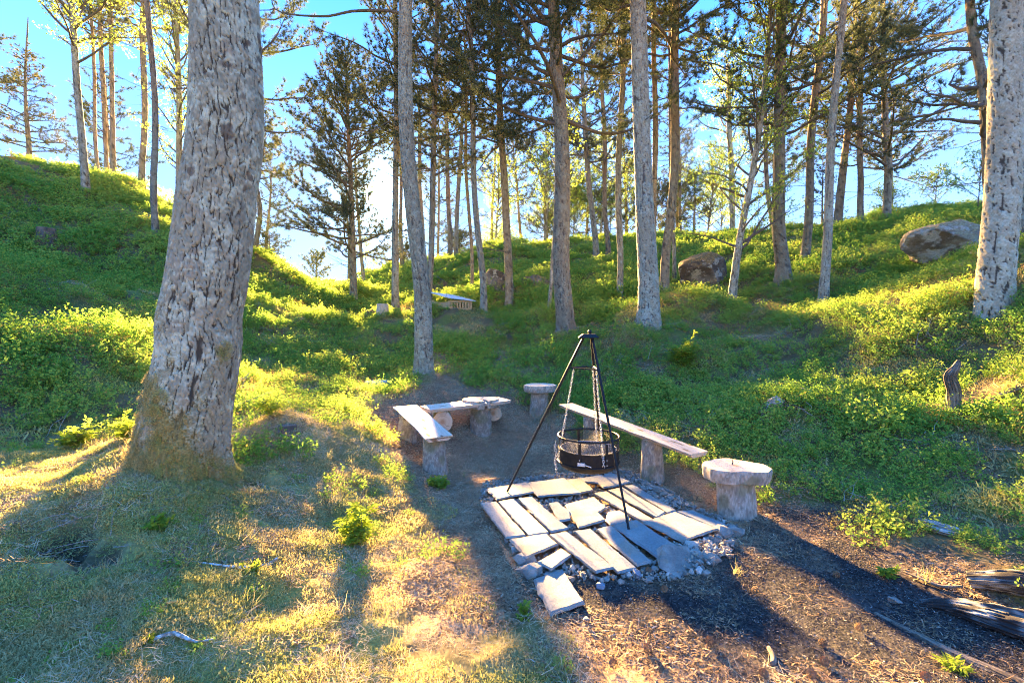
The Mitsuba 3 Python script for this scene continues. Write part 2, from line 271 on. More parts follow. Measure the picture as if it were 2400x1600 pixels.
def big_bark(p, n, uv):
    base = bark_fn((0.265, 0.265, 0.205), (0.28, 0.24, 0.18), (0.42, 0.46, 0.37), (0.055, 0.050, 0.040), 0.8)(p, n, uv)
    k = FBM(p.x * 5, p.y * 5, p.z * 3.2, 3)
    g = N(p.x * 90, p.y * 90, p.z * 90)
    brown = 0.8 * SS(0.66, 0.74, FBM(p.x * 8 + 2, p.y * 8, p.z * 6 + 9, 3)) * SS(2.3, 3.2, p.z)
    base = MIX(base, C(0.075, 0.055, 0.045), brown)
    moss = MIX(C(0.13, 0.105, 0.035), C(0.30, 0.25, 0.10), g)
    side = dr.clip((-p.x - 2.72) * 2.2, -0.4, 0.55)
    h = 0.45 + k * 1.9 + side * 1.3
    return MIX(base, moss, SS(0.35, -0.35, p.z - h + 0.5 * (g - 0.5)) * SS(0.28, 0.5, k + 0.3 * SS(1.1, 0.5, p.z) + 0.25 * (g - 0.5)) * (0.55 + 0.45 * SS(0.2, 0.7, uv.x + SS(0.9, 0.6, p.z))))


mat('bark_mossy', big_bark, 0.95, 0.12)
mat('twig', lambda p, n, uv: C(0.11, 0.095, 0.08) * (0.7 + 0.6 * N(p.x * 20, p.y * 20, p.z * 20)), 0.9, 0.2)


def needle_fn(dark, light, warm):
    def fn(p, n, uv):
        a = FBM(p.x * 0.9, p.y * 0.9, p.z * 0.9, 2)
        c = MIX(C(*dark), C(*light), SS(0.2, 0.8, uv.x * 0.6 + a * 0.4))
        return MIX(c, C(*warm), SS(0.72, 0.95, uv.x))
    return fn


leafmat('needles_dark', needle_fn((0.060, 0.085, 0.055), (0.115, 0.145, 0.085), (0.19, 0.16, 0.095)), 0.32)
leafmat('needles_mid', needle_fn((0.085, 0.115, 0.065), (0.15, 0.18, 0.095), (0.22, 0.19, 0.105)), 0.38)
leafmat('needles_bronze', needle_fn((0.105, 0.12, 0.07), (0.165, 0.17, 0.09), (0.22, 0.18, 0.10)), 0.4)
leafmat('birch_leaf', needle_fn((0.18, 0.28, 0.05), (0.29, 0.40, 0.075), (0.38, 0.42, 0.09)), 0.85)


def bil_fn(p, n, uv):
    a = FBM(p.x * 0.8, p.y * 0.8, 2.0, 3)
    c = MIX(C(0.16, 0.31, 0.05), C(0.30, 0.46, 0.08), SS(0.15, 0.9, uv.x * 0.55 + a * 0.45))
    c = MIX(c, C(0.42, 0.48, 0.10), SS(0.55, 1.0, uv.y) * 0.5 * SS(0.35, 0.6, a))
    return MIX(c, C(0.36, 0.23, 0.10), SS(0.93, 0.99, uv.x) * 0.7)


leafmat('bilberry_leaf', bil_fn, 0.85)
leafmat('heather_leaf', lambda p, n, uv: MIX(MIX(C(0.20, 0.145, 0.07), C(0.38, 0.28, 0.13), uv.x), C(0.28, 0.28, 0.09), SS(0.5, 0.7, FBM(p.x * 2, p.y * 2, 3.0, 2))), 0.7)
mat('twig_pale', lambda p, n, uv: C(0.30, 0.27, 0.24) * (0.6 + 0.7 * N(p.x * 20, p.y * 20, p.z * 20)), 0.9, 0.2)
leafmat('sapling_leaf', lambda p, n, uv: MIX(C(0.22, 0.34, 0.04), C(0.36, 0.44, 0.06), uv.x), 1.1)
leafmat('moss_blade', lambda p, n, uv: MIX(MIX(C(0.29, 0.255, 0.10), C(0.60, 0.51, 0.26), uv.x), MIX(C(0.27, 0.33, 0.08), C(0.48, 0.50, 0.14), uv.x), SS(0.44, 0.60, FBM(p.x * 2.3, p.y * 2.3, 7.0, 3)) * 0.6), 0.7, 0.8)
leafmat('grass_blade', lambda p, n, uv: MIX(C(0.24, 0.26, 0.09), C(0.56, 0.48, 0.28), uv.x), 0.7, 0.7)
leafmat('straw_blade', lambda p, n, uv: MIX(C(0.46, 0.38, 0.25), C(0.74, 0.62, 0.43), uv.x), 0.6, 0.8)
mat('litter_bit', lambda p, n, uv: MIX(MIX(C(0.15, 0.090, 0.052), C(0.40, 0.27, 0.165), uv.x), C(0.42, 0.35, 0.28), SS(0.93, 0.97, uv.x)), 0.9, 0.2)
mat('ash_bit', lambda p, n, uv: MIX(MIX(C(0.022, 0.023, 0.027), C(0.10, 0.085, 0.075), SS(0.3, 1.0, uv.x)), C(0.28, 0.27, 0.26), SS(0.93, 0.98, uv.x)), 0.9, 0.2)


def stone_fn(cols, s):
    def fn(p, n, uv):
        a = FBM(p.x * s, p.y * s, p.z * s, 4)
        g = N(p.x * 120, p.y * 120, p.z * 120)
        c = MIX(C(*cols[0]), C(*cols[1]), SS(0.3, 0.7, a))
        c = MIX(c, C(*cols[2]), SS(0.57, 0.70, FBM(p.x * s * 0.6 + 9, p.y * s * 0.6, p.z * s * 0.6, 3)) * 0.8)
        return c * (0.82 + 0.36 * g)
    return fn


mat('slab_a', stone_fn([(0.18, 0.20, 0.205), (0.24, 0.25, 0.24), (0.25, 0.21, 0.17)], 6), 0.8, 0.3)
mat('slab_b', stone_fn([(0.15, 0.185, 0.20), (0.21, 0.24, 0.245), (0.23, 0.22, 0.20)], 5), 0.8, 0.3)
mat('slab_c', stone_fn([(0.23, 0.215, 0.195), (0.28, 0.26, 0.235), (0.20, 0.175, 0.145)], 7), 0.8, 0.3)
mat('stone_grey', stone_fn([(0.155, 0.155, 0.145), (0.26, 0.25, 0.225), (0.23, 0.195, 0.15)], 14), 0.85, 0.3)
mat('stone_white', stone_fn([(0.33, 0.315, 0.285), (0.45, 0.425, 0.385), (0.35, 0.285, 0.23)], 14), 0.85, 0.3)
mat('stone_slate', stone_fn([(0.12, 0.16, 0.21), (0.19, 0.24, 0.30), (0.16, 0.18, 0.2)], 14), 0.7, 0.4)
mat('stone_brown', stone_fn([(0.34, 0.27, 0.20), (0.44, 0.35, 0.27), (0.30, 0.28, 0.25)], 14), 0.85, 0.3)


def boulder_fn(p, n, uv):
    a = FBM(p.x * 2.2, p.y * 2.2, p.z * 2.2, 4)
    b = FBM(p.x * 5 + 4, p.y * 5, p.z * 5, 3)
    g = N(p.x * 40, p.y * 40, p.z * 40)
    c = MIX(C(0.075, 0.065, 0.055), C(0.20, 0.19, 0.17), SS(0.35, 0.65, a))
    c = MIX(c, C(0.36, 0.37, 0.33), 0.75 * SS(0.52, 0.66, b * 0.75 + 0.25 * N(p.x * 17, p.y * 17, p.z * 17)))
    c = MIX(c, MIX(C(0.13, 0.10, 0.05), C(0.22, 0.17, 0.08), g), SS(0.25, 0.6, n.z + 0.5 * (a - 0.5)))
    return c * (0.75 + 0.5 * g)


mat('boulder_dark', boulder_fn, 0.95, 0.15)


def boulder2_fn(p, n, uv):
    a = FBM(p.x * 2.2, p.y * 2.2, p.z * 3.2, 4)
    b = FBM(p.x * 3.2 + 4, p.y * 3.2, p.z * 3.2, 3)
    g = N(p.x * 40, p.y * 40, p.z * 40)
    c = MIX(C(0.15, 0.12, 0.085), C(0.28, 0.235, 0.17), SS(0.35, 0.65, a))
    c = MIX(c, C(0.44, 0.44, 0.40), 0.8 * SS(0.48, 0.62, b * 0.75 + 0.25 * N(p.x * 17, p.y * 17, p.z * 17)))
    c = MIX(c, MIX(C(0.24, 0.19, 0.10), C(0.36, 0.29, 0.17), g), SS(0.35, 0.7, n.z + 0.4 * (a - 0.5)))
    return c * (0.75 + 0.5 * g)


mat('boulder_pale', boulder2_fn, 0.95, 0.15)


def plank_fn(light, dark):
    def fn(p, n, uv):
        w = FBM(uv.x * 2.2, uv.y * 9, 1.0, 2)
        g = N(uv.x * 3, uv.y * 150 + w * 14, 0.0)
        k, _, kr = mikit.voronoi(uv.x * 3.2, uv.y * 8)
        c = MIX(C(*light), C(*dark), g * 0.85 + w * 0.25 - 0.1)
        return MIX(c, C(0.20, 0.125, 0.075), SS(0.22, 0.10, k) * SS(0.55, 0.6, kr))
    return fn


mat('plank_pale', plank_fn((0.66, 0.56, 0.46), (0.46, 0.35, 0.26)), 0.75, 0.3)
mat('plank_grey', plank_fn((0.52, 0.44, 0.35), (0.34, 0.27, 0.20)), 0.75, 0.3)


def cut_fn(light, dark, bk):
    """Sawn log: rings on the sawn face (uv = place from the pith, in metres), bark elsewhere (uv.x above 5)."""
    def fn(p, n, uv):
        r = dr.sqrt(uv.x * uv.x + uv.y * uv.y)
        w = FBM(uv.x * 9, uv.y * 9, 2.0, 3)
        ring = N((r + w * 0.02) * 170, 0.5, 0.0)
        c = MIX(C(*light), C(*dark), ring * 0.75 + SS(0.55, 0.7, w) * 0.4)
        c = MIX(c, C(0.36, 0.20, 0.11), SS(0.055, 0.015, r + 0.03 * (w - 0.5)) * 0.8)
        th = dr.atan2(uv.y, uv.x)
        c = MIX(c, C(0.10, 0.07, 0.05), SS(0.045, 0.01, dr.abs(dr.sin(th * 1.5 + w * 1.2 + 0.6))) * SS(0.02, 0.05, r) * 0.8)
        a = FBM(p.x * 26, p.y * 26, p.z * 13, 3)
        g = N(p.x * 95, p.y * 95, p.z * 30)
        s_ = N(p.x * 42 + 5, p.y * 42, p.z * 42)
        b = MIX(C(*bk), C(*bk) * 1.45, SS(0.42, 0.62, a)) * (0.62 + 0.66 * g)
        b = MIX(b, C(0.40, 0.42, 0.38), 0.6 * SS(0.80, 0.88, s_))
        b = MIX(b, C(0.15, 0.15, 0.06), 0.5 * SS(0.52, 0.66, FBM(p.x * 6, p.y * 6, p.z * 6, 2)))
        return dr.select(uv.x > 5, b, c)
    return fn


mat('log_grey', cut_fn((0.52, 0.46, 0.38), (0.36, 0.29, 0.22), (0.23, 0.20, 0.165)), 0.9, 0.2)
mat('log_pale', cut_fn((0.60, 0.50, 0.38), (0.42, 0.31, 0.21), (0.25, 0.215, 0.165)), 0.9, 0.2)
mat('log_silver', cut_fn((0.50, 0.43, 0.35), (0.33, 0.265, 0.20), (0.27, 0.25, 0.215)), 0.9, 0.2)


def drift_fn(pale, dark, lim):
    def fn(p, n, uv):
        g = FBM(uv.x * 9, uv.y * 30, 0.0, 3)
        a = FBM(p.x * 7, p.y * 7, p.z * 9, 4)
        f = N(uv.x * 22, uv.y * 190, 0.0)
        c = C(*pale) * (0.45 + 0.7 * f * (0.5 + a))
        return MIX(c, C(*dark), SS(lim - 0.10, lim + 0.08, g * 0.35 + a * 0.5 + 0.15 * f))
    return fn


mat('wood_silver', drift_fn((0.50, 0.52, 0.51), (0.10, 0.085, 0.07), 0.60), 0.9, 0.2)
mat('wood_charred', drift_fn((0.36, 0.37, 0.37), (0.018, 0.017, 0.018), 0.45), 0.75, 0.35)
mat('wood_snag', drift_fn((0.27, 0.23, 0.19), (0.08, 0.065, 0.05), 0.52), 0.9, 0.2)
mat('timber', lambda p, n, uv: MIX(C(0.50, 0.36, 0.20), C(0.36, 0.25, 0.13), N(p.x * 30, p.y * 8, p.z * 60)), 0.8, 0.25)
scene['black_steel'] = {'type': 'twosided', 'b': {'type': 'principled', 'base_color': mikit.proc(lambda p, n, uv: C(0.010, 0.012, 0.015) * (0.8 + 0.5 * N(p.x * 30, p.y * 30, p.z * 30))), 'roughness': 0.45, 'specular': 0.2}}
scene['bright_steel'] = {'type': 'twosided', 'b': {'type': 'principled', 'base_color': {'type': 'rgb', 'value': [0.52, 0.53, 0.54]}, 'roughness': 0.45, 'metallic': 0.4}}
scene['roof_sheet'] = {'type': 'twosided', 'b': {'type': 'principled', 'base_color': {'type': 'rgb', 'value': [0.50, 0.56, 0.60]}, 'roughness': 0.5, 'specular': 0.4}}
mat('dead_leaf', lambda p, n, uv: MIX(C(0.45, 0.22, 0.06), C(0.55, 0.36, 0.10), N(p.x * 9, p.y * 9, 0.0)), 0.8, 0.2)
mat('lichen_twig', lambda p, n, uv: MIX(C(0.20, 0.18, 0.15), C(0.48, 0.54, 0.52), SS(0.4, 0.6, FBM(p.x * 40, p.y * 40, p.z * 40, 2))), 0.9, 0.2)
mat('cone_scale', lambda p, n, uv: MIX(C(0.16, 0.10, 0.06), C(0.26, 0.17, 0.10), N(p.x * 90, p.y * 90, p.z * 90)), 0.9, 0.2)

# ------------------------------------------------------------------ ground sheet


def axis(lo, hi, fine, a, b):
    """Grid lines: steps of "fine" between a and b, growing outside."""
    out = list(np.arange(a, b + 1e-6, fine))
    s = fine
    while out[-1] < hi:
        s = min(s * 1.06, 60)
        out.append(out[-1] + s)
    s, left = fine, [a]
    while left[-1] > lo:
        s = min(s * 1.06, 60)
        left.append(left[-1] - s)
    return np.array(left[:0:-1] + out)


gx, gy = axis(-900, 900, 0.034, -4.2, 4.6), axis(-900, 900, 0.034, 1.6, 7.5)
GXX, GYY = np.meshgrid(gx, gy, indexing='ij')
_gz = Z(GXX, GYY)
_i = (np.arange(len(gx) - 1)[:, None] * len(gy) + np.arange(len(gy) - 1)).ravel()
_f = np.concatenate([np.stack([_i, _i + len(gy), _i + 1], 1), np.stack([_i + 1, _i + len(gy), _i + len(gy) + 1], 1)])
_lit = np.maximum(zone('litter', GXX, GYY, 0.28), zone('path', GXX, GYY, 0.3) * 0.8)
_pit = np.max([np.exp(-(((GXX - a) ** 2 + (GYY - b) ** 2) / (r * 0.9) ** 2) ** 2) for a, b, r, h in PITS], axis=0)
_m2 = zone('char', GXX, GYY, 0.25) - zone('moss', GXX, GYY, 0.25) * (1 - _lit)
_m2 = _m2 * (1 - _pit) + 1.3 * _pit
mat('ground_mat', ground_col, 0.95, 0.1)
scene['ground'] = mikit.ply((np.stack([GXX, GYY, _gz], -1).reshape(-1, 3), _f), 'ground_mat', smooth=True, uv=np.stack([_lit.ravel(), _m2.ravel()], -1))
labels['ground'] = {'label': 'hilly forest floor of moss, brown litter and a charred patch', 'kind': 'structure'}
TREES = [  # name, label, kind, group, trunk line, radius at the foot, radius at the line's end, crown start z, top z, crown radius, limbs
    ('pine_tree', 'huge foreground pine with grey plated bark, mossy foot and leaning trunk', 'pine', None, [[-2.75, 3.86, 0.43], [-2.72, 3.87, 0.88], [-2.67, 3.88, 1.25], [-2.63, 3.9, 1.66], [-2.64, 3.9, 1.79], [-2.59, 3.91, 2.15], [-2.55, 3.93, 2.51], [-2.5, 3.94, 2.87], [-2.43, 3.95, 3.23], [-2.39, 3.96, 3.59], [-2.37, 3.98, 4.06], [-2.36, 4.0, 4.49], [-2.36, 4.02, 5.07]], 0.325, 0.246, 9.91, 14, 3.0, 26),
    ('larch_tree', 'thin bronze conifer at the far left hilltop with branches down to the ground', 'larch', None, [[-20.57, 20.26, 7.94], [-20.59, 20.33, 10.98], [-20.63, 20.43, 13.76], [-20.65, 20.47, 14.87]], 0.111, 0.037, 9.04, 13.5, 1.9, 46),
    ('birch_tree', 'dark curved broadleaf trunk on the left hillside close left of three slim pole pines', 'birch', None, [[-14.5, 16.17, 6.1], [-14.59, 16.21, 7.67], [-14.79, 16.29, 9.89], [-14.93, 16.36, 11.96], [-15.05, 16.43, 13.74]], 0.126, 0.074, 10.63, 14.5, 2.4, 20),
    ('pole_pine', 'leftmost and thinnest of the three bare pole trunks on the left hilltop', 'pine', 'slim pole pines on the left hilltop', [[-17.17, 19.73, 7.68], [-17.35, 19.84, 11.12], [-17.41, 19.91, 13.1], [-17.42, 19.98, 15.27]], 0.072, 0.054, 13.28, 15, 1.3, 14),
    ('pole_pine_001', 'middle one of the three bare pole trunks on the left hilltop', 'pine', 'slim pole pines on the left hilltop', [[-16.79, 19.73, 7.61], [-16.94, 19.84, 11.12], [-17.03, 19.92, 13.46], [-17.06, 19.98, 15.27]], 0.09, 0.072, 13.82, 16, 1.5, 14),
    ('pole_pine_002', 'right one of the three bare pole trunks on the left hilltop', 'pine', 'slim pole pines on the left hilltop', [[-16.52, 19.73, 7.56], [-16.57, 19.82, 10.76], [-16.63, 19.93, 13.64], [-16.65, 19.98, 15.27]], 0.099, 0.072, 13.46, 16, 1.6, 14),
    ('pine_tree_001', 'straight grey pine on the left crest just left of the long slim reddish trunk', 'pine', None, [[-14.95, 19.21, 7.14], [-14.9, 19.32, 10.53], [-14.87, 19.43, 13.87], [-14.85, 19.49, 15.45]], 0.123, 0.088, 13.34, 16, 2.0, 18),
    ('pine_tree_002', 'long slim reddish pine trunk rising from the left slope just left of the huge pine', 'pine', None, [[-10.6, 14.1, 4.41], [-10.67, 14.2, 7.19], [-10.77, 14.29, 9.91], [-10.82, 14.37, 12.25]], 0.091, 0.071, 12.25, 15, 1.6, 14),
    ('birch_tree_001', 'leafy yellow green birch half hidden by the left edge of the huge pine', 'birch', None, [[-12.41, 17.67, 5.65], [-12.38, 17.79, 9.84], [-12.49, 17.9, 12.91], [-12.54, 17.96, 14.53]], 0.113, 0.073, 7.08, 14, 1.5, 34),
    ('pine_tree_003', 'pine with bronze lit crown half hidden behind the right side of the huge pine', 'pine', None, [[-9.64, 16.11, 4.14], [-9.57, 16.29, 9.89], [-9.5, 16.42, 13.59], [-9.47, 16.5, 15.81]], 0.163, 0.096, 8.41, 16, 2.9, 26),
    ('gnarled_pine', 'small gnarled pine with bent trunk on the skyline right of the huge pine', 'pine', None, [[-10.4, 19.12, 4.44], [-10.2, 19.18, 6.48], [-10.31, 19.21, 7.54], [-10.1, 19.25, 8.5], [-10.03, 19.26, 8.94]], 0.114, 0.062, 7.54, 9.3, 1.6, 14),
    ('gnarled_pine_001', 'short dark trunk touching the right edge of the huge pine on the skyline', 'pine', None, [[-10.7, 19.12, 4.62], [-10.64, 19.18, 6.48], [-10.73, 19.21, 7.54], [-10.84, 19.24, 8.42]], 0.114, 0.07, 7.89, 9.0, 1.3, 10),
    ('spruce_tree', 'tiny spruce standing on the skyline left of the gap', 'spruce', None, [[-10.55, 20.61, 4.33], [-10.59, 20.66, 5.9]], 0.047, 0.009, 4.61, 5.75, 0.55, 26),
    ('pine_tree_004', 'round bushy far pine seen through the gap between the hills', 'bush', None, [[-15.76, 38.13, 2.87], [-15.76, 38.2, 6.94]], 0.141, 0.07, 5.19, 7.3, 1.2, 24),
    ('pine_tree_005', 'full dark pine just left of the sun with branches down its whole trunk', 'pine', None, [[-6.4, 19.04, 2.66], [-6.47, 19.16, 6.13], [-6.61, 19.29, 9.65], [-6.69, 19.37, 11.93], [-6.7, 19.38, 12.46]], 0.158, 0.044, 4.37, 12.6, 2.7, 88),
    ('pine_tree_006', 'thin trunk close beside the full dark pine left of the sun', 'pine', 'thin trunks around the sun', [[-8.19, 26.11, 3.9], [-8.43, 26.17, 6.28], [-8.52, 26.24, 8.21], [-8.57, 26.28, 9.41]], 0.108, 0.072, 7.24, 11.77, 1.48, 16),
    ('pine_tree_007', 'thinnest upright trunk just left of the foot of the full dark pine', 'pine', 'thin trunks around the sun', [[-8.33, 24.09, 3.47], [-8.36, 24.16, 5.94], [-8.4, 24.22, 7.71]], 0.078, 0.056, 6.83, 10, 1.0, 10),
    ('pine_tree_008', 'tall slender pine immediately right of the sun', 'pine', None, [[-3.97, 16.03, 2.14], [-3.97, 16.14, 5.45], [-3.93, 16.27, 9.15], [-3.96, 16.35, 11.66], [-3.97, 16.4, 12.85]], 0.126, 0.074, 7.96, 13.2, 2.3, 26),
    ('pine_tree_009', 'slim dark trunk between the sun and the pine with the long bare branch', 'pine', None, [[-6.3, 27.13, 4.8], [-6.38, 27.27, 9.2], [-6.45, 27.36, 11.7]], 0.125, 0.087, 9.95, 14.36, 1.79, 16),
    ('pine_tree_010', 'sturdy pine behind the benches with one long bare branch reaching left', 'pine', None, [[-1.78, 9.47, 0.68], [-1.85, 9.52, 2.21], [-1.97, 9.58, 3.97], [-2.07, 9.64, 5.72], [-2.16, 9.7, 7.48], [-2.21, 9.75, 8.89]], 0.189, 0.123, 9.06, 13, 2.2, 22),
    ('pine_tree_011', 'slender pine just right of the pine with the long bare branch', 'pine', None, [[-2.65, 15.02, 2.1], [-2.58, 15.08, 3.83], [-2.49, 15.23, 7.99], [-2.4, 15.34, 11.33], [-2.38, 15.39, 12.71]], 0.104, 0.069, 6.33, 13.5, 2.2, 34),
    ('pine_tree_012', 'dark trunk showing behind the right edge of the pine with the long bare branch', 'pine', None, [[-5.34, 28.14, 5.32], [-5.42, 28.29, 9.48], [-5.55, 28.42, 13.36]], 0.143, 0.104, 10.77, 16.05, 2.01, 18),
    ('pine_tree_013', 'left trunk of a close pair on the crest above the slatted wooden hutch', 'pine', None, [[-3.62, 27.65, 5.65], [-3.69, 27.78, 9.34], [-3.82, 27.87, 11.88], [-3.87, 27.96, 14.43]], 0.153, 0.102, 10.1, 17.2, 2.37, 24),
    ('pine_tree_014', 'right trunk of a close pair on the crest above the slatted wooden hutch', 'pine', None, [[-3.28, 27.65, 5.73], [-3.16, 27.78, 9.34], [-3.0, 27.87, 11.88], [-2.9, 27.96, 14.43]], 0.14, 0.102, 10.61, 17.2, 2.25, 24),
    ('pine_tree_015', 'thin pole trunk midway down the slope above the slatted wooden hutch', 'pine', None, [[-1.45, 17.06, 2.74], [-1.53, 17.15, 5.67], [-1.64, 17.23, 8.03], [-1.7, 17.31, 10.39]], 0.071, 0.047, 8.35, 13, 1.4, 18),
    ('pine_tree_016', 'leaning pine just right of the slatted wooden hutch', 'pine', None, [[-0.87, 14.52, 2.1], [-1.02, 14.6, 4.43], [-1.18, 14.7, 7.39], [-1.29, 14.79, 9.8], [-1.33, 14.86, 11.81]], 0.107, 0.067, 7.39, 13, 2.2, 32),
    ('pine_tree_017', 'pine standing in front of the mossy rock outcrop', 'pine', None, [[-0.09, 15.54, 2.48], [-0.23, 15.66, 6.05], [-0.4, 15.76, 8.92], [-0.46, 15.84, 11.36], [-0.47, 15.9, 13.08]], 0.136, 0.093, 7.34, 14, 2.5, 38),
    ('birch_tree_002', 'thin speckled birch trunk close left of the large dark pine behind the grill', 'birch', None, [[1.1, 13.82, 2.19], [1.2, 13.86, 3.41], [1.28, 13.9, 4.43], [1.34, 13.97, 6.48]], 0.058, 0.038, 5.84, 9.5, 1.0, 14),
    ('pine_tree_018', 'large dark pine left behind the grill with heavy limbs spreading left', 'pine', None, [[1.37, 12.0, 1.51], [1.27, 12.08, 3.98], [1.21, 12.18, 6.76], [1.14, 12.26, 8.98], [1.1, 12.32, 10.75]], 0.239, 0.144, 6.87, 15, 3.6, 46),
    ('pine_tree_019', 'left leaning pine on the crest between the two large pines behind the grill', 'pine', None, [[4.04, 22.62, 4.76], [3.63, 22.77, 9.01], [3.5, 22.84, 11.09], [3.35, 22.95, 14.22]], 0.156, 0.094, 9.43, 16.43, 2.46, 26),
    ('pine_tree_020', 'dark upright trunk right of the leaning crest pine', 'pine', None, [[4.71, 23.12, 4.97], [4.56, 23.23, 8.11], [4.47, 23.35, 11.3], [4.41, 23.49, 15.56]], 0.128, 0.085, 8.74, 18.03, 2.37, 30),
    ('pine_tree_021', 'slim straight pine close left of the pale barked pine behind the grill', 'pine', None, [[3.21, 14.04, 2.54], [3.2, 14.14, 5.64], [3.27, 14.28, 9.52], [3.29, 14.36, 11.99]], 0.097, 0.071, 8.88, 13.5, 1.8, 24),
    ('pine_tree_022', 'thick pale barked pine to the right behind the grill', 'pine', None, [[3.09, 10.61, 1.8], [3.0, 10.69, 4.22], [2.89, 10.79, 7.16], [2.82, 10.88, 9.71]], 0.231, 0.167, 8.73, 14, 3.0, 34),
    ('pine_tree_023', 'slim orange barked pine partly hidden by the thick pale barked pine', 'pine', None, [[4.44, 14.54, 2.6], [4.38, 14.67, 6.45], [4.39, 14.81, 10.47], [4.42, 14.88, 12.35]], 0.087, 0.074, 10.2, 14.5, 1.8, 22),
    ('pine_tree_024', 'reddish grey pine left of the dark pointed boulder', 'pine', None, [[4.54, 14.03, 2.48], [4.74, 14.14, 5.64], [4.86, 14.26, 8.88], [4.93, 14.36, 11.99]], 0.143, 0.11, 9.52, 14.5, 2.4, 34),
    ('pine_tree_025', 'thin dark trunk close behind the reddish grey pine left of the pointed boulder', 'pine', None, [[5.87, 17.07, 3.34], [5.75, 17.2, 7.25], [5.7, 17.37, 11.97]], 0.071, 0.055, 9.45, 14, 1.5, 18),
    ('pine_tree_026', 'very thin bare trunk alone on the skyline above the dark pointed boulder', 'pine', None, [[10.39, 29.21, 7.19], [10.31, 29.32, 10.56], [10.26, 29.42, 13.24]], 0.094, 0.067, 12.17, 15.25, 1.46, 12),
    ('pine_tree_027', 'small bushy pine alone on the skyline above the dark pointed boulder', 'pine', None, [[11.22, 29.2, 7.2], [11.22, 29.28, 9.21], [11.2, 29.34, 10.96]], 0.081, 0.04, 8.14, 11.16, 1.09, 20),
    ('birch_tree_003', 'leafy broadleaf tree on the skyline right of the small bushy pine', 'birch', None, [[12.88, 27.69, 6.85], [12.86, 27.81, 10.1], [12.71, 27.91, 13.16], [12.63, 28.05, 16.97]], 0.178, 0.115, 9.34, 17.12, 2.66, 30),
    ('birch_tree_004', 'curved young birch beside the dark pointed boulder with fresh yellow leaves', 'birch', None, [[5.89, 12.63, 2.37], [6.0, 12.66, 3.39], [6.17, 12.69, 4.26], [6.37, 12.73, 5.25], [6.58, 12.78, 6.65], [6.78, 12.85, 8.75], [6.95, 12.91, 10.5]], 0.111, 0.047, 3.51, 11.5, 1.9, 36),
    ('pine_tree_028', 'stout pine right of the curved young birch', 'pine', None, [[7.51, 13.05, 2.96], [7.39, 13.11, 4.76], [7.33, 13.2, 7.17], [7.45, 13.28, 9.57], [7.51, 13.34, 11.26]], 0.181, 0.12, 6.81, 14, 2.6, 34),
    ('pine_tree_029', 'thin trunk behind the stout pine right of the curved birch', 'pine', None, [[12.2, 22.14, 5.99], [11.94, 22.24, 8.24], [11.86, 22.3, 10.07], [11.84, 22.37, 11.9]], 0.122, 0.081, 8.44, 13.57, 1.71, 20),
    ('pine_tree_030', 'right leaning dark pine second left of the boulder with the pale flank', 'pine', None, [[9.33, 15.07, 3.62], [9.53, 15.17, 6.33], [9.67, 15.24, 8.55], [9.89, 15.37, 12.16], [9.94, 15.4, 12.99]], 0.139, 0.097, 8.55, 14, 2.2, 30),
    ('pine_tree_031', 'slim pale silvery trunk leaning right in the open slope', 'pine', None, [[7.28, 11.02, 2.21], [7.43, 11.11, 4.82], [7.58, 11.19, 7.16], [7.72, 11.28, 9.6], [7.76, 11.3, 10.21]], 0.102, 0.071, 10.01, 12, 2.0, 24),
    ('pine_tree_032', 'curved dark pine on the right hand skyline behind the slim silvery trunk', 'pine', None, [[13.16, 19.15, 5.68], [13.35, 19.22, 7.89], [13.65, 19.31, 10.35], [13.83, 19.41, 13.16]], 0.158, 0.097, 9.12, 14.5, 2.4, 34),
    ('pine_tree_033', 'little spindly pine on the skyline left of the slim silvery trunk', 'spruce', None, [[13.19, 20.15, 5.86], [13.19, 20.2, 7.28], [13.2, 20.25, 8.49]], 0.046, 0.019, 6.17, 9.2, 0.7, 24),
    ('pine_tree_034', 'thin pine on the skyline left of the widely forking pine', 'pine', None, [[13.69, 18.65, 5.66], [13.64, 18.75, 8.58], [13.74, 18.84, 11.15], [13.77, 18.9, 12.86]], 0.12, 0.077, 7.73, 14, 2.0, 26),
    ('forked_pine', 'widely spreading pine with wind swept limbs alone on the right skyline', 'swept', None, [[14.33, 18.15, 5.66], [14.4, 18.22, 7.73], [14.3, 18.28, 9.4], [14.23, 18.35, 11.57]], 0.15, 0.092, 7.57, 15, 4.2, 40),
    ('gnarled_pine_002', 'dark twisted pine close left of the thick right hand pine', 'pine', None, [[9.8, 9.54, 3.07], [9.55, 9.61, 4.84], [9.54, 9.67, 6.6], [9.39, 9.72, 7.83], [9.32, 9.75, 8.89]], 0.106, 0.075, 5.72, 12, 2.8, 20),
    ('pine_tree_035', 'thick rough barked pine at the right edge of the picture', 'pine', None, [[6.96, 6.81, 1.94], [7.05, 6.86, 3.35], [7.13, 6.9, 4.61], [7.2, 6.95, 6.12], [7.25, 7.0, 7.38]], 0.208, 0.176, 9.64, 13, 2.6, 22),
    ('pine_tree_036', 'pine half hidden behind the thick right edge pine', 'pine', None, [[9.88, 9.25, 3.1], [9.96, 9.34, 5.6], [10.0, 9.43, 8.15], [10.02, 9.45, 8.83]], 0.136, 0.102, 10.28, 13, 2.2, 20),
]
# ------------------------------------------------------------------ trees
from scipy.spatial import cKDTree


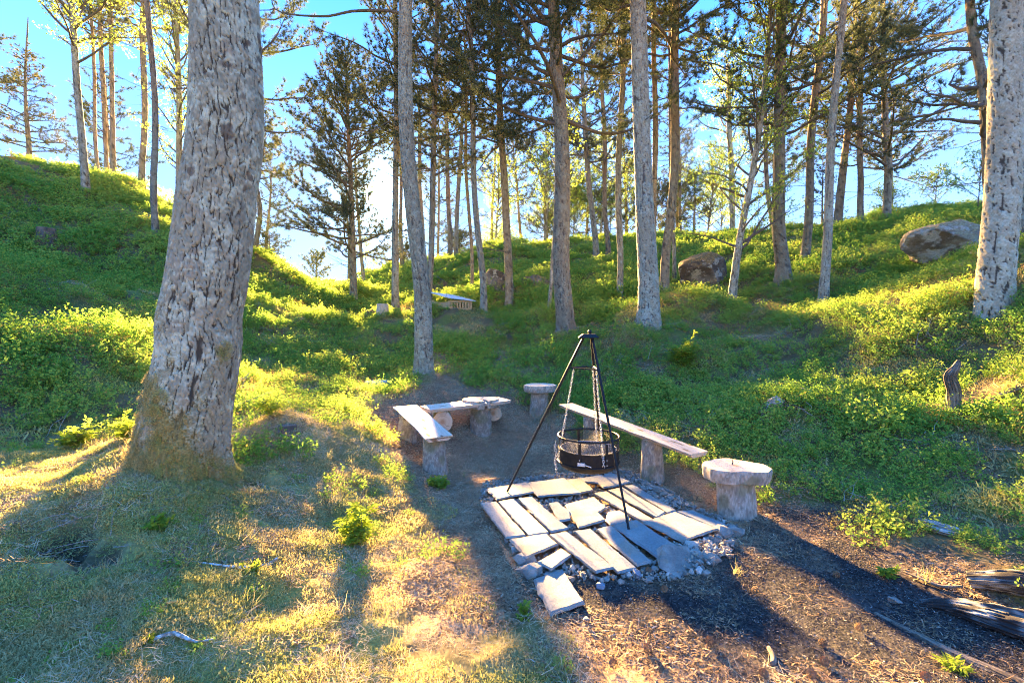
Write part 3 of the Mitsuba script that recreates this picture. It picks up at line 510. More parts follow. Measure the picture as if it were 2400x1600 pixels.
def _cells(u, v, circ, pu, pv, rng, vmax, wob):
    nu, nv = max(4, int(round(circ / pu))), int(vmax / pv) + 3
    su = (np.arange(nu)[None, :] + 0.5 * (np.arange(nv)[:, None] % 2) + rng.uniform(-.48, .48, (nv, nu))) * circ / nu
    sv = (np.arange(nv)[:, None] - 1 + rng.uniform(-.55, .55, (nv, nu))) * pv
    rnd = np.tile(rng.uniform(0, 1, (nv, nu)).ravel(), 3)
    S = np.stack([su.ravel() / pu, sv.ravel() / pv], -1)
    S = np.vstack([S, S + [circ / pu, 0], S - [circ / pu, 0]])
    q = np.stack([u, v, v * 0], -1)
    w1 = wob * (meshkit.fbm(q / [pu * .8, pv * .6, 1], 3, 3) - 0.5)
    w2 = wob * (meshkit.fbm(q / [pu * .7, pv * .7, 1], 3, 8) - 0.5)
    d, k = cKDTree(S).query(np.stack([u / pu + w1, v / pv + w2], -1), k=2)
    return d[:, 1] - d[:, 0], rnd[k[:, 0]]


def plates(u, v, circ, pu, pv, rng, vmax):
    """Bark on a trunk unrolled to (u, v): small scales within long plates parted by deeper furrows. Returns (0 in a furrow to 1 on a scale, a random number of the scale)."""
    e1, r1 = _cells(u, v, circ, pu, pv, rng, vmax, 1.7)
    e2, r2 = _cells(u, v, circ, pu * 2.0, pv * 4.2, rng, vmax, 1.3)
    return (0.50 + 0.50 * sstep(0.0, 0.17, e1)) * (0.12 + 0.88 * sstep(0.0, 0.13, e2)), 0.6 * r1 + 0.4 * r2


def trunk_line(pts, top):
    """The trunk's line drawn on upwards to height top, straightening a little."""
    P = [np.array(p, float) for p in pts]
    P.insert(0, P[0] - [0, 0, 0.35])
    if P[-1][2] < top - 0.3:
        d = P[-1] - P[-2]
        d = d / d[2]
        d[:2] *= 0.6
        P.append(P[-1] + d * (top - P[-1][2]))
    return np.array(P)


class Trunk:
    def __init__(self, pts, r0, r1, top, seed):
        self.rng = np.random.default_rng(seed)
        z1 = pts[-1][2]
        self.P = catmull(trunk_line(pts, top), 220)
        if abs(z1 - pts[0][2]) > 2 and seed % 3:
            h = self.P[:, 2]
            self.P[:, :2] += 0.05 * np.stack([np.sin(h * 0.9 + seed), np.cos(h * 0.7 + seed * 2)], -1) * sstep(pts[0][2], pts[0][2] + 2, h)[:, None]
        s = np.r_[0, np.cumsum(np.linalg.norm(np.diff(self.P, axis=0), axis=1))]
        self.s, self.L, self.z = s, s[-1], self.P[:, 2]
        k = np.interp(min(z1, top), self.z, s)
        self.r = np.where(s < k, r0 + (r1 - r0) * s / max(k, 1e-6), 0)
        up = np.clip((s - k) / max(self.L - k, 0.5), 0, 1)
        self.r = np.where(s >= k, r1 * (1 - up) ** 0.8 + 0.012 * up, self.r)

    def at(self, z):
        return np.array([np.interp(z, self.z, self.P[:, i]) for i in range(3)]), float(np.interp(z, self.z, self.r))

    def mesh(self, sides, dz, pu, pv, depth, flare=0.5, flare_h=0.28, lobes=5, zfine=None):
        rng = self.rng
        zf = self.L if zfine is None else min(zfine, self.L)
        s = np.r_[np.arange(0, zf, dz), np.arange(zf, self.L, max(dz, 0.25)), self.L]
        P = np.stack([np.interp(s, self.s, self.P[:, i]) for i in range(3)], -1)
        r = np.interp(s, self.s, self.r)
        a = np.arange(sides) * 2 * np.pi / sides
        u = (a[None] * self.r[0] * np.ones_like(s)[:, None]).ravel()
        v = np.repeat(s, sides)
        crev, rnd = plates(u, v, 2 * np.pi * self.r[0], pu, pv, rng, self.L + pv)
        ph = rng.uniform(0, 6.28, 4)
        A = np.tile(a, len(s))
        rr = np.repeat(r, sides)
        fl = np.exp(-np.maximum(v - 0.38, 0) / flare_h)
        rr = rr * (1 + flare * fl * (0.6 + 0.6 * np.sin(lobes * A + ph[0]) ** 3 + 0.35 * np.sin(2 * A + ph[1])) + 0.035 * np.sin(2 * A + ph[2] + v * 0.8) + 0.025 * np.sin(3 * A + ph[3] - v * 1.3))
        fade = np.clip(rr / self.r[0], 0.25, 1)
        q = np.stack([np.cos(A) * 6, np.sin(A) * 6, v * 5], -1)
        rr = rr + depth * fade * ((crev - 1) + 0.45 * (rnd - 0.5) * crev + 0.3 * (meshkit.fbm(q * 3, 3, 2) - 0.5))
        x = P[:, None] + np.stack([np.cos(a), np.sin(a), a * 0], -1)[None] * rr.reshape(len(s), sides, 1)
        n = len(s)
        i = (np.arange(n - 1)[:, None] * sides + np.arange(sides)[None]).ravel()
        j = (np.arange(n - 1)[:, None] * sides + (np.arange(sides)[None] + 1) % sides).ravel()
        f = np.concatenate([np.stack([i, j, i + sides], 1), np.stack([j, j + sides, i + sides], 1)])
        return (x.reshape(-1, 3), f), np.stack([0.15 + 0.85 * crev, rnd], -1)


def tufts(P, D, l, w, k, spread, rng, two=False):
    """Needle bunches (two=False, single long triangles) or leaves (two=True, diamonds) at the points P along the directions D."""
    n = len(P)
    d = unit(D[:, None] + rng.normal(0, spread, (n, k, 3)))
    d = d.reshape(-1, 3)
    p = np.repeat(P, k, axis=0)
    s = unit(np.cross(d, rng.normal(size=d.shape)))
    ll = l * rng.uniform(0.65, 1.25, (len(d), 1))
    rnd = np.repeat(rng.uniform(0, 1, n), k) * 0.6 + rng.uniform(0, 0.4, len(d))
    if two:
        p = p + d * ll * rng.uniform(0, 2.6, (len(d), 1))
        d = unit(d + rng.normal(0, 0.7, d.shape))
        s = unit(np.cross(d, rng.normal(size=d.shape)))
        v = np.stack([p, p + d * ll * 0.5 + s * w / 2, p + d * ll, p + d * ll * 0.5 - s * w / 2], 1).reshape(-1, 3)
        b = np.arange(len(d))[:, None] * 4
        f = np.vstack([b + [0, 1, 2], b + [0, 2, 3]])
        return v, f, np.repeat(np.stack([rnd, rnd * 0 + 0.5], -1), 4, axis=0)
    v = np.stack([p + s * w / 2, p - s * w / 2, p + d * ll], 1).reshape(-1, 3)
    f = np.arange(len(v)).reshape(-1, 3)
    return v, f, np.repeat(np.stack([rnd, rnd * 0 + 0.5], -1), 3, axis=0)


def branch(p0, d0, L, bend, wig, n, rng):
    """A limb's line: from p0 along d0, length L, bending upwards by "bend", wiggling by "wig"."""
    P, d = [np.array(p0, float)], unit(d0)
    for i in range(n):
        d = unit(d + np.array([0, 0, bend / n]) + rng.normal(0, wig, 3) * [1, 1, 0.7])
        P.append(P[-1] + d * L / n)
    return np.array(P)


KINDS = {
    # elevation at the foot and top of the crown, bend, wiggle, side twigs per metre, tuft spacing, needle length, width, count, spread, material
    'pine': dict(e0=0.0, e1=0.75, bend=0.45, wig=0.16, sub=5.4, gap=0.088, l=0.145, w=0.0165, k=20, spread=0.72, mat='needles_dark'),
    'larch': dict(e0=-0.15, e1=0.35, bend=0.15, wig=0.08, sub=5.4, gap=0.088, l=0.12, w=0.026, k=8, spread=0.6, mat='needles_bronze'),
    'spruce': dict(e0=-0.1, e1=0.4, bend=0.2, wig=0.05, sub=7.0, gap=0.07, l=0.09, w=0.022, k=9, spread=0.5, mat='needles_dark'),
    'bush': dict(e0=0.1, e1=0.9, bend=0.5, wig=0.12, sub=5.0, gap=0.14, l=0.2, w=0.035, k=12, spread=0.7, mat='needles_mid'),
    'birch': dict(e0=0.65, e1=1.0, bend=0.15, wig=0.13, sub=4.0, gap=0.11, l=0.064, w=0.048, k=7, spread=0.9, mat='birch_leaf'),
    'swept': dict(e0=0.45, e1=0.8, bend=-0.1, wig=0.12, sub=3.6, gap=0.15, l=0.15, w=0.022, k=9, spread=0.6, mat='needles_mid'),
}


def grow(key, t, kind, hc, top, Rc, nl, rng, dist, limb_bsdf='twig', needles=None, scale=1.0, azim=None, extra=()):
    """Limbs, twigs and needles of one tree; thick limbs become parts of their own."""
    K = KINDS[kind]
    thin, needle = Acc(), []
    TP, TD = [], []
    span = max(top - hc, 0.5)
    mul = 1.0 if dist < 17 else (0.85 if dist < 21 else 0.7)
    big = 1.0 if dist < 17 else (1.15 if dist < 21 else 1.4)
    nl = int(round(nl * scale))

    def limb(P, r0, density=1.0, from_=0.3):
        n = len(P)
        r = r0 * (1 - np.linspace(0, 1, n)) ** 0.8 + 0.005
        if r0 * 940 / dist > 1.9 and n > 3:
            a = Acc()
            a.tube(P, r, 7)
            put(key + '__limb', a.shape(limb_bsdf, smooth=True))
        else:
            thin.tube(P, r, 5 if r0 > 0.02 else 4)
        L = np.linalg.norm(np.diff(P, axis=0), axis=1).sum()
        ns = max(3, int(round(K['sub'] * L * (1 - from_) * mul * density)))
        for q in np.linspace(from_, 0.98, ns) + rng.uniform(-.04, .04, ns):
            i = min(max(q, 0), 0.999) * (n - 1)
            k = int(i)
            p = P[k] + (P[min(k + 1, n - 1)] - P[k]) * (i - k)
            d = unit(P[min(k + 1, n - 1)] - P[k])
            sd, _ = side_of(d)
            s = rng.choice((-1, 1))
            ang = rng.uniform(0.5, 1.15)
            d2 = unit(d * math.cos(ang) + sd * s * math.sin(ang) + np.array([0, 0, rng.uniform(-0.15, 0.5)]))
            l2 = (0.22 * L + 0.34) * rng.uniform(0.6, 1.3) * (1.25 - 0.55 * q)
            Q = branch(p, d2, l2, K['bend'] * 0.7, K['wig'] * 1.1, 4, rng)
            thin.tube(Q, [0.012, 0.009, 0.007, 0.005, 0.004], 3)
            m = max(2, int(l2 / (K['gap'] / mul)))
            w = np.linspace(0.22, 1.0, m) * 3.999
            ii = np.minimum(w.astype(int), 3)
            pp = Q[ii] + (Q[ii + 1] - Q[ii]) * (w - ii)[:, None]
            TP.append(pp + rng.normal(0, 0.035, pp.shape))
            TD.append(unit(Q[ii + 1] - Q[ii]))
        TP.append(P[-1:])
        TD.append(unit(P[-1:] - P[-2:-1]))

    for i in range(nl):
        q = ((i + rng.uniform(0, 0.9)) / max(nl, 1)) ** 0.9
        z = hc + span * q * 0.985
        p, r = t.at(z)
        az = i * 2.39996 + rng.uniform(-0.5, 0.5) if azim is None else azim(rng)
        if kind == 'pine' or kind == 'swept':
            L = Rc * (0.45 + 0.75 * math.sin(math.pi * min(1, 0.25 + 0.62 * q))) * (1 - q) ** 0.28 * rng.uniform(0.6, 1.15)
        elif kind == 'birch':
            L = Rc * (0.55 + 0.6 * math.sin(math.pi * min(1, 0.2 + 0.75 * q))) * rng.uniform(0.6, 1.15)
        elif kind == 'bush':
            L = Rc * math.sqrt(max(0.05, 1 - (1.9 * q - 0.8) ** 2 * 0.8)) * rng.uniform(0.8, 1.1)
        else:
            L = Rc * (1.03 - q) * rng.uniform(0.75, 1.1)
        L = max(L, 0.2)
        for z0, z1, a0, da in PRUNE.get(key, ()):       # broken limbs on one side
            if z0 < z < z1 and abs((az - a0 + math.pi) % (2 * math.pi) - math.pi) < da:
                L *= 0.28
        e = K['e0'] + (K['e1'] - K['e0']) * q + rng.normal(0, 0.16)
        d = np.array([math.cos(az) * math.cos(e), math.sin(az) * math.cos(e), math.sin(e)])
        P = branch(p + d * r * 0.5, d, L, K['bend'] * rng.uniform(0.4, 1.3), K['wig'], 7, rng)
        limb(P, min(r * 0.45, 0.010 + 0.0105 * L), from_=0.22 if kind != 'birch' else 0.15)
    for P, r0, dens, fr in extra:
        limb(np.asarray(P), r0, dens, fr)
    # dead twigs below the crown
    if kind == 'pine' and hc - t.z[0] > 2:
        for i in range(int(6 * scale) + 3):
            z = rng.uniform(max(t.z[0] + 1.6, hc - 4.5), hc)
            p, r = t.at(z)
            az, e = rng.uniform(0, 6.28), rng.uniform(-0.25, 0.35)
            L = rng.uniform(0.4, 1.5) * min(1, Rc / 2)
            P = branch(p + [0, 0, 0], np.array([math.cos(az), math.sin(az), math.sin(e)]), L, -0.1, 0.16, 5, rng)
            thin.tube(P, np.linspace(0.014, 0.004, 6), 3)
            for _ in range(3):
                j = rng.integers(2, 5)
                thin.tube(branch(P[j], unit(P[j] - P[j - 1]) + rng.normal(0, 0.6, 3), L * 0.35, 0, 0.15, 3, rng), [0.006, 0.005, 0.004, 0.003], 3)
    if thin.n:
        put(key + '__branches', thin.shape(limb_bsdf))
        labels[key + '__branches'] = {'kind': 'stuff'}
    P, D = np.vstack(TP), np.vstack(TD)
    v, f, u = tufts(P, D, K['l'] * big, K['w'] * big, K['k'], K['spread'], rng, two=(kind == 'birch'))
    scene[key + '__crown'] = mikit.ply((v, f), needles or K['mat'], uv=u)
    labels[key + '__crown'] = {'kind': 'stuff'}
    return len(f)


BARK = {'pine_tree': 'bark_mossy', 'pine_tree_031': 'bark_pale', 'pine_tree_022': 'bark_pale', 'pine_tree_023': 'bark_brown', 'pine_tree_002': 'bark_brown', 'pine_tree_024': 'bark_brown',
        'pine_tree_010': 'bark_grey', 'pole_pine': 'bark_grey', 'pole_pine_001': 'bark_grey', 'pine_tree_001': 'bark_grey', 'pine_tree_018': 'bark_brown', 'pine_tree_035': 'bark_rough', 'pine_tree_036': 'bark_grey', 'birch_tree_004': 'bark_birch', 'birch_tree_002': 'bark_birch'}
NEEDLES = {'pine_tree_003': 'needles_mid', 'pine_tree_002': 'needles_mid', 'pine_tree_001': 'needles_mid', 'pine_tree': 'needles_mid', 'pole_pine': 'needles_mid', 'pole_pine_001': 'needles_mid', 'pole_pine_002': 'needles_mid',
           'gnarled_pine': 'needles_mid', 'pine_tree_027': 'needles_mid', 'pine_tree_032': 'needles_mid', 'pine_tree_034': 'needles_mid', 'gnarled_pine_002': 'needles_mid', 'pine_tree_035': 'needles_mid',
           'pine_tree_036': 'needles_mid', 'pine_tree_030': 'needles_mid'}
NTRI = 0
PRUNE = {'pine_tree_005': [(5.4, 7.9, 0.0, 1.2)], 'pine_tree_008': [(4.5, 7.6, math.pi, 1.2)]}


def plant_tree(key, label, kind, group, pts, r0, r1, hc, top, Rc, nl, seed, far=False):
    global NTRI
    rng = np.random.default_rng(seed)
    dist = math.hypot(pts[0][0], pts[0][1])
    d = max(pts[0][1], 1)
    t = Trunk(pts, r0, r1, top, seed)
    labels[key] = {'label': label, 'category': 'tree'}
    if group:
        labels[key]['group'] = group
    bark = BARK.get(key, 'bark_birch' if kind == 'birch' else ('bark_grey' if seed % 2 else 'bark_brown'))
    if key == 'pine_tree':
        m, uv = t.mesh(250, 0.010, 0.034, 0.075, 0.021, flare=0.45, flare_h=0.22, lobes=5, zfine=5.2)
    elif d < 13:
        m, uv = t.mesh(56 if r0 > 0.12 else 32, 0.022 if d < 11 else 0.03, 0.040, 0.10, (0.025 if key == 'pine_tree_035' else 0.018) if r0 > 0.12 else 0.006, flare=0.16 if key == 'pine_tree_035' else 0.40, zfine=8.5)
    else:
        m, uv = t.mesh(16 if d < 19 else 10, 0.06 if d < 19 else 0.1, 0.06, 0.12, 0.008 if r0 > 0.08 else 0.003, flare=0.5, zfine=11)
    scene[key + '__trunk'] = mikit.ply(m, bark, smooth=True, uv=uv)
    NTRI += len(m[1])
    extra, azim = [], None
    if key == 'pine_tree_010':      # the long bare branch
        p, r = t.at(1.8 + 711 * 9.5 / 1080)
        P = np.array([p, p + [-0.45, 0, 0.09], p + [-1.0, -.05, 0.05], p + [-1.6, -.1, -0.09], p + [-2.2, -.1, -0.06], p + [-2.62, -.05, 0.10], p + [-2.7, 0, 0.36]])
        a = Acc()
        a.tube(catmull(P, 20), np.linspace(0.034, 0.011, 20), 7)
        a.tube(branch(P[4], [-.1, 0, 1], 0.5, 0.1, 0.1, 5, rng), np.linspace(0.012, 0.004, 6), 5)
        a.tube(branch(P[5], [-.9, 0, -.3], 0.5, 0.1, 0.2, 5, rng), np.linspace(0.012, 0.004, 6), 5)
        a.tube(branch(P[5], [-.3, .2, -.8], 0.4, 0.1, 0.2, 5, rng), np.linspace(0.010, 0.004, 6), 5)
        labels[put(key + '__limb', a.shape('twig', smooth=True))] = {'label': 'long bare branch reaching left'}
    if key == 'pine_tree_018':      # heavy limbs spreading left
        for (pz, dx, dz, L) in ((175, -1, .05, 2.2), (288, -1, 0.12, 2.6), (60, -.8, .3, 2.0), (20, -1, .1, 2.6), (110, 1, .3, 1.8)):
            p, r = t.at(1.8 + (746 - pz) * 12 / 1080)
            extra.append((branch(p, [dx, rng.uniform(-.5, .3), dz], L, 0.25, 0.2, 8, rng), 0.05, 1.3, 0.35))
    if key == 'gnarled_pine_002':
        for (pz, dz, L) in ((285, .5, 1.3), (200, .1, 1.2), (240, -.35, 1.5), (320, 0.05, 1.4)):
            p, r = t.at(1.8 + (746 - pz) * 9.5 / 1080)
            extra.append((branch(p, [-1, rng.uniform(-.4, .2), dz], L, 0.5, 0.32, 8, rng), 0.04, 0.5, 0.55))
    if kind == 'swept':
        azim = lambda r: (r.normal(0.0, 0.55) + (math.pi if r.uniform() < 0.42 else 0))
    if key == 'birch_tree_004':
        p, r = t.at(3.95)
        extra.append((branch(p, [1, 0, .55], 1.6, 0.1, 0.08, 7, rng), 0.04, 1.0, 0.3))
    NTRI += grow(key, t, kind, max(hc, pts[0][2] + 0.15), top, Rc, nl, rng, d, 'twig', NEEDLES.get(key), azim=azim, extra=extra)


for _k, (key, *row) in enumerate(TREES):
    plant_tree(key, *row, seed=100 + _k)
    _used[key] = 1
# ------------------------------------------------------------------ stone paving under the grill
rng = np.random.default_rng(7)
labels['pavement'] = {'label': 'patch of loose flagstones bedded in gravel under the hanging grill', 'kind': 'structure'}


def slab(poly, z0, thick, seed, tilt=0.006):
    """A riven flagstone: an uneven outline with a rough chipped edge and a slightly wavy top."""
    r = np.random.default_rng(seed)
    g = Polygon(poly).buffer(-0.0015)
    c = g.exterior.segmentize(0.025)
    xy = np.array(c.coords)[:-1]
    if not c.is_ccw:
        xy = xy[::-1]
    q = np.stack([xy[:, 0] * 16, xy[:, 1] * 16, xy[:, 0] * 0 + seed], -1)
    ctr = xy.mean(0)
    out = unit(xy - ctr)
    xy = xy + out * ((meshkit.fbm(q, 3, seed) - 0.5) * 0.020)[:, None]
    n = len(xy)
    tx, ty = r.normal(0, tilt, 2)
    zt = lambda p: z0 + (p[:, 0] - ctr[0]) * tx + (p[:, 1] - ctr[1]) * ty + (meshkit.fbm(np.stack([p[:, 0] * 9, p[:, 1] * 9, p[:, 0] * 0 + seed], -1), 3) - 0.5) * 0.007
    inner = Polygon(xy).buffer(-0.006)
    inner = inner if inner.geom_type == 'Polygon' else max(inner.geoms, key=lambda a: a.area)
    A = xy
    B = ctr + (xy - ctr) * (1 - 0.007 / np.maximum(np.linalg.norm(xy - ctr, axis=1, keepdims=True), 0.05))
    jag = (meshkit.fbm(q * 2.3, 2, seed + 3) - 0.5)[:, None]
    rings = [np.c_[B, zt(B)], np.c_[A, zt(A) - 0.006], np.c_[A + out * (0.008 + 0.02 * jag), zt(A) - thick * 0.55], np.c_[A - out * 0.01, zt(A) - thick]]
    v = np.vstack(rings)
    f = []
    for k in range(len(rings) - 1):
        i = np.arange(n)
        j = (i + 1) % n
        f += [np.stack([i + k * n, i + (k + 1) * n, j + k * n], 1), np.stack([j + k * n, i + (k + 1) * n, j + (k + 1) * n], 1)]
    tv, tf = trimesh.creation.triangulate_polygon(Polygon(B), engine='earcut')
    tv = np.asarray(tv)
    m = trimesh.Trimesh(np.c_[tv, tv[:, 0] * 0], tf, process=False)
    for _ in range(2):
        m = m.subdivide()
    tt = np.array(m.vertices)
    tt[:, 2] = zt(tt[:, :2])
    f.append(np.asarray(m.faces) + len(v))
    return np.vstack([v, tt]), np.vstack(f)


SLAB_MAT = 'cbcacbbbccbabcbcababc'
for i, q in enumerate(FLAGS):
    put('pavement__flagstone', mikit.ply(slab(q, 0.072 + 0.006 * math.sin(i * 2.1), 0.024, 40 + i), 'slab_' + SLAB_MAT[i], smooth=28))
k = thing('flagstone', 'single loose blue grey flagstone lying apart in front of the paving', 'flagstone')
scene[k] = mikit.ply(slab(LOOSE, 0.035, 0.035, 91, 0.012), 'slab_b', smooth=28)
KIND = {0: 'stone_grey', 1: 'stone_white', 2: 'stone_slate', 3: 'stone_brown'}
for i, (x, y, w, a, kk) in enumerate(ROCKS):
    m = blob(rng, w / 2 * (1.4 if (x > 1.2 and y < 4.1) or (x < .3 and y < 3.7) else 1.15), max(0.45, a * 0.9), n=20 if w > .09 else 13)
    b = m.bounds
    z = 0.012 if (x > 1.25 and y < 4.1 or y < 3.6) else 0.02
    m.apply_transform(trimesh.transformations.rotation_matrix(rng.uniform(-0.25, 0.25), [1, 0.4, 0]))
    m.apply_transform(trimesh.transformations.rotation_matrix(rng.uniform(-0.6, 0.6) + (0 if i else -0.5), [0, 0, 1]))
    m.apply_translation([x, y, z + 0.22 * w * max(0.5, a)])
    put('pavement__rock', mikit.ply(m, KIND[kk]))

# gravel bed
GRAVEL = []
for q in range(6):
    GRAVEL.append(blob(np.random.default_rng(300 + q), 1.0, 0.65, n=11, rough=0.3))
slabs = shapely.union_all([Polygon(q).buffer(0.002) for q in FLAGS])
acc = {0: Acc(), 1: Acc(), 3: Acc()}
r2 = np.random.default_rng(17)
cnt = 0
pad2 = Polygon(PAD).buffer(-0.01)
x0, y0, x1, y1 = pad2.bounds
while cnt < 3200:
    x, y = r2.uniform(x0, x1), r2.uniform(y0, y1)
    pt = shapely.Point(x, y)
    if not pad2.contains(pt) or slabs.contains(pt):
        continue
    edge = Polygon(PAD).exterior.distance(pt)
    s = r2.uniform(0.010, 0.023) * (1.25 if (y < 3.9 and x > 1.1) else 1)
    m = GRAVEL[r2.integers(6)]
    M = trimesh.transformations.random_rotation_matrix(r2.uniform(0, 1, 3))
    v = (m.vertices * s) @ M[:3, :3].T + [x, y, 0.012 + r2.uniform(0, 0.022) + (0.03 * sstep(0.4, 0, math.hypot(x - 1.45, y - 3.62)))]
    acc[[0, 0, 0, 1, 0, 3][r2.integers(6)]].add(v, m.faces)
    cnt += 1
for kk, a in acc.items():
    nm = put('pavement__gravel', a.shape(KIND[kk]))
    labels[nm] = {'kind': 'stuff'}

# ------------------------------------------------------------------ tripod, hanging fire pan, grate
FEET = np.array([[-0.049, 4.815, 0.078], [0.986, 3.914, 0.078], [1.052, 5.367, 0.078]])
APEX = np.array([0.785, 4.745, 1.69])
TRI = thing('tripod', 'black steel tripod with three chains standing on the flagstones', 'tripod')
tops = [APEX + unit((f - APEX) * [1, 1, 0]) * 0.055 for f in FEET]
for f, tp in zip(FEET, tops):
    a = Acc()
    d = f - tp
    a.tube([tp, tp + d * .38], 0.0135, 12, caps=True)
    a.tube([tp + d * .375, tp + d * .70], 0.0120, 12, caps=True)
    a.tube([tp + d * .695, f], 0.0105, 12, caps=True)
    lg = put(TRI + '__leg', a.shape('black_steel', smooth=40))
    for q in (.38, .70):
        b = Acc()
        b.tube([tp + d * (q - .008), tp + d * (q + .008)], 0.0155, 12, caps=True)
        put(lg + '__collar', b.shape('black_steel', smooth=40))
# top plate: flat triangle with three folded flaps
az = [math.atan2(*(f - APEX)[[1, 0]]) for f in FEET]
pv, pf = [], []
for s_, (rr, dz) in enumerate(((0.075, 0.0), (0.125, -0.035))):
    for q in az:
        for w in (-0.42, 0.42):
            pv.append(APEX + [math.cos(q + w) * rr, math.sin(q + w) * rr, 0.022 + dz])
hullm = trimesh.convex.convex_hull(np.array(pv + [p - [0, 0, 0.006] for p in pv[6:]]))
scene[TRI + '__top_plate'] = mikit.ply(hullm, 'black_steel')
kn = trimesh.creation.revolve(np.array([[0, 0], [0.016, 0], [0.02, 0.012], [0.02, 0.026], [0.012, 0.038], [0, 0.042]]), sections=20)
kn.apply_translation(APEX + [0, 0, 0.022])
scene[TRI + '__knob'] = mikit.ply(kn, 'black_steel', smooth=40)
sp = [tp + (f - tp) * 0.20 for f, tp in zip(FEET, tops)]
for i in range(3):
    a = Acc()
    a.tube([sp[i], sp[(i + 1) % 3]], 0.0075, 8, caps=True)
    put(TRI + '__spreader', a.shape('black_steel', smooth=40))

PC = np.array([0.795, 4.845, 0.0])          # centre of the pan
RP, ZR, ZB, Z0 = 0.312, 0.655, 0.525, 0.312   # radius, rim, top of the bowl, bottom
PAN = thing('fire_pan', 'round black fire pan with wire guard hanging on chains from the tripod', 'fire pan')
prof = [[0.0, Z0], [0.17, Z0 + .004], [0.25, Z0 + .016], [0.285, Z0 + .034], [0.304, Z0 + .062], [0.311, Z0 + .10], [0.312, ZB], [0.318, ZB], [0.318, ZB + .008], [0.309, ZB + .008],
        [0.304, Z0 + .10], [0.296, Z0 + .068], [0.275, Z0 + .044], [0.24, Z0 + .026], [0.0, Z0 + .012]]
m = trimesh.creation.revolve(np.array(prof), sections=72)
m.apply_translation(PC)
scene[PAN + '__bowl'] = mikit.ply(m, 'black_steel', smooth=35)
bead = Acc()
th = np.linspace(0, 2 * np.pi, 73)
bead.tube(np.stack([PC[0] + 0.315 * np.cos(th), PC[1] + 0.315 * np.sin(th), th * 0 + Z0 + 0.085], -1), 0.006, 6)
scene[PAN + '__bead'] = bead.shape('black_steel', smooth=True)
a = Acc()
a.tube(np.stack([PC[0] + RP * np.cos(th), PC[1] + RP * np.sin(th), th * 0 + ZR], -1), 0.011, 8)
scene[PAN + '__rim'] = a.shape('black_steel', smooth=True)
a = Acc()
for i in range(130):
    for s_ in (1, -1):
        t0 = i * 2 * np.pi / 130
        tt = t0 + s_ * np.linspace(0, 0.36, 7)
        a.tube(np.stack([PC[0] + 0.308 * np.cos(tt), PC[1] + 0.308 * np.sin(tt), np.linspace(ZB, ZR, 7)], -1), 0.0009, 3)
scene[PAN + '__guard_mesh'] = a.shape('black_steel')
labels[PAN + '__guard_mesh'] = {'label': 'black wire mesh guard'}
ANCH = [math.atan2(FEET[0][1] - PC[1], FEET[0][0] - PC[0]) + .15, math.atan2(FEET[1][1] - PC[1], FEET[1][0] - PC[0]) + .10, math.atan2(FEET[2][1] - PC[1], FEET[2][0] - PC[0])]
for q in (ANCH[0] + 0.95, ANCH[1] + 0.12, ANCH[2] + 0.65, ANCH[0] - .9):
    v = []
    for zz in (Z0 + .10, ZR + .006):
        for rr in (0.316, 0.320):
            for w in (-.045, .045):
                v.append(PC + [rr * math.cos(q + w), rr * math.sin(q + w), zz])
    st = put(PAN + '__strap', mikit.ply(trimesh.convex.convex_hull(np.array(v)), 'black_steel'))
    b = Acc()
    for zz in (Z0 + .115, Z0 + .165, ZR - .015):
        p = PC + [0.320 * math.cos(q), 0.320 * math.sin(q), zz]
        b.tube([p, p + np.array([math.cos(q), math.sin(q), 0]) * 0.006], 0.005, 8, caps=True)
    scene[st + '__bolts'] = b.shape('bright_steel')
q = -1.95    # air vent hatch
p = PC + [0.305 * math.cos(q), 0.305 * math.sin(q), Z0 + .125]
e1, e2 = np.array([-math.sin(q), math.cos(q), 0]), np.array([math.cos(q), math.sin(q), 0])
v = [p + e1 * sx * .035 + e2 * dx + np.array([0, 0, sz]) for sx in (-1, 1) for dx, sz in ((.004, -.016), (.03, -.012), (.026, .018), (.004, .016))]
scene[PAN + '__vent'] = mikit.ply(trimesh.convex.convex_hull(np.array(v)), 'bright_steel')
b = Acc()
b.tube([p + e1 * .04 + e2 * .02, p + e1 * .10 + e2 * .026 + [0, 0, -.012]], 0.005, 8, caps=True)
scene[PAN + '__vent_lever'] = b.shape('bright_steel', smooth=40)


def link(p, d, roll, L=0.032, w=0.0100, r=0.0027):
    """One oval chain link centred on p along d."""
    s, t = side_of(d)
    s = s * math.cos(roll) + t * math.sin(roll)
    a = np.linspace(0, 2 * np.pi, 13)
    ring = [p + d * (math.copysign(L / 2 - w, math.cos(x)) + w * math.cos(x)) + s * w * math.sin(x) for x in a]
    return np.array(ring), r


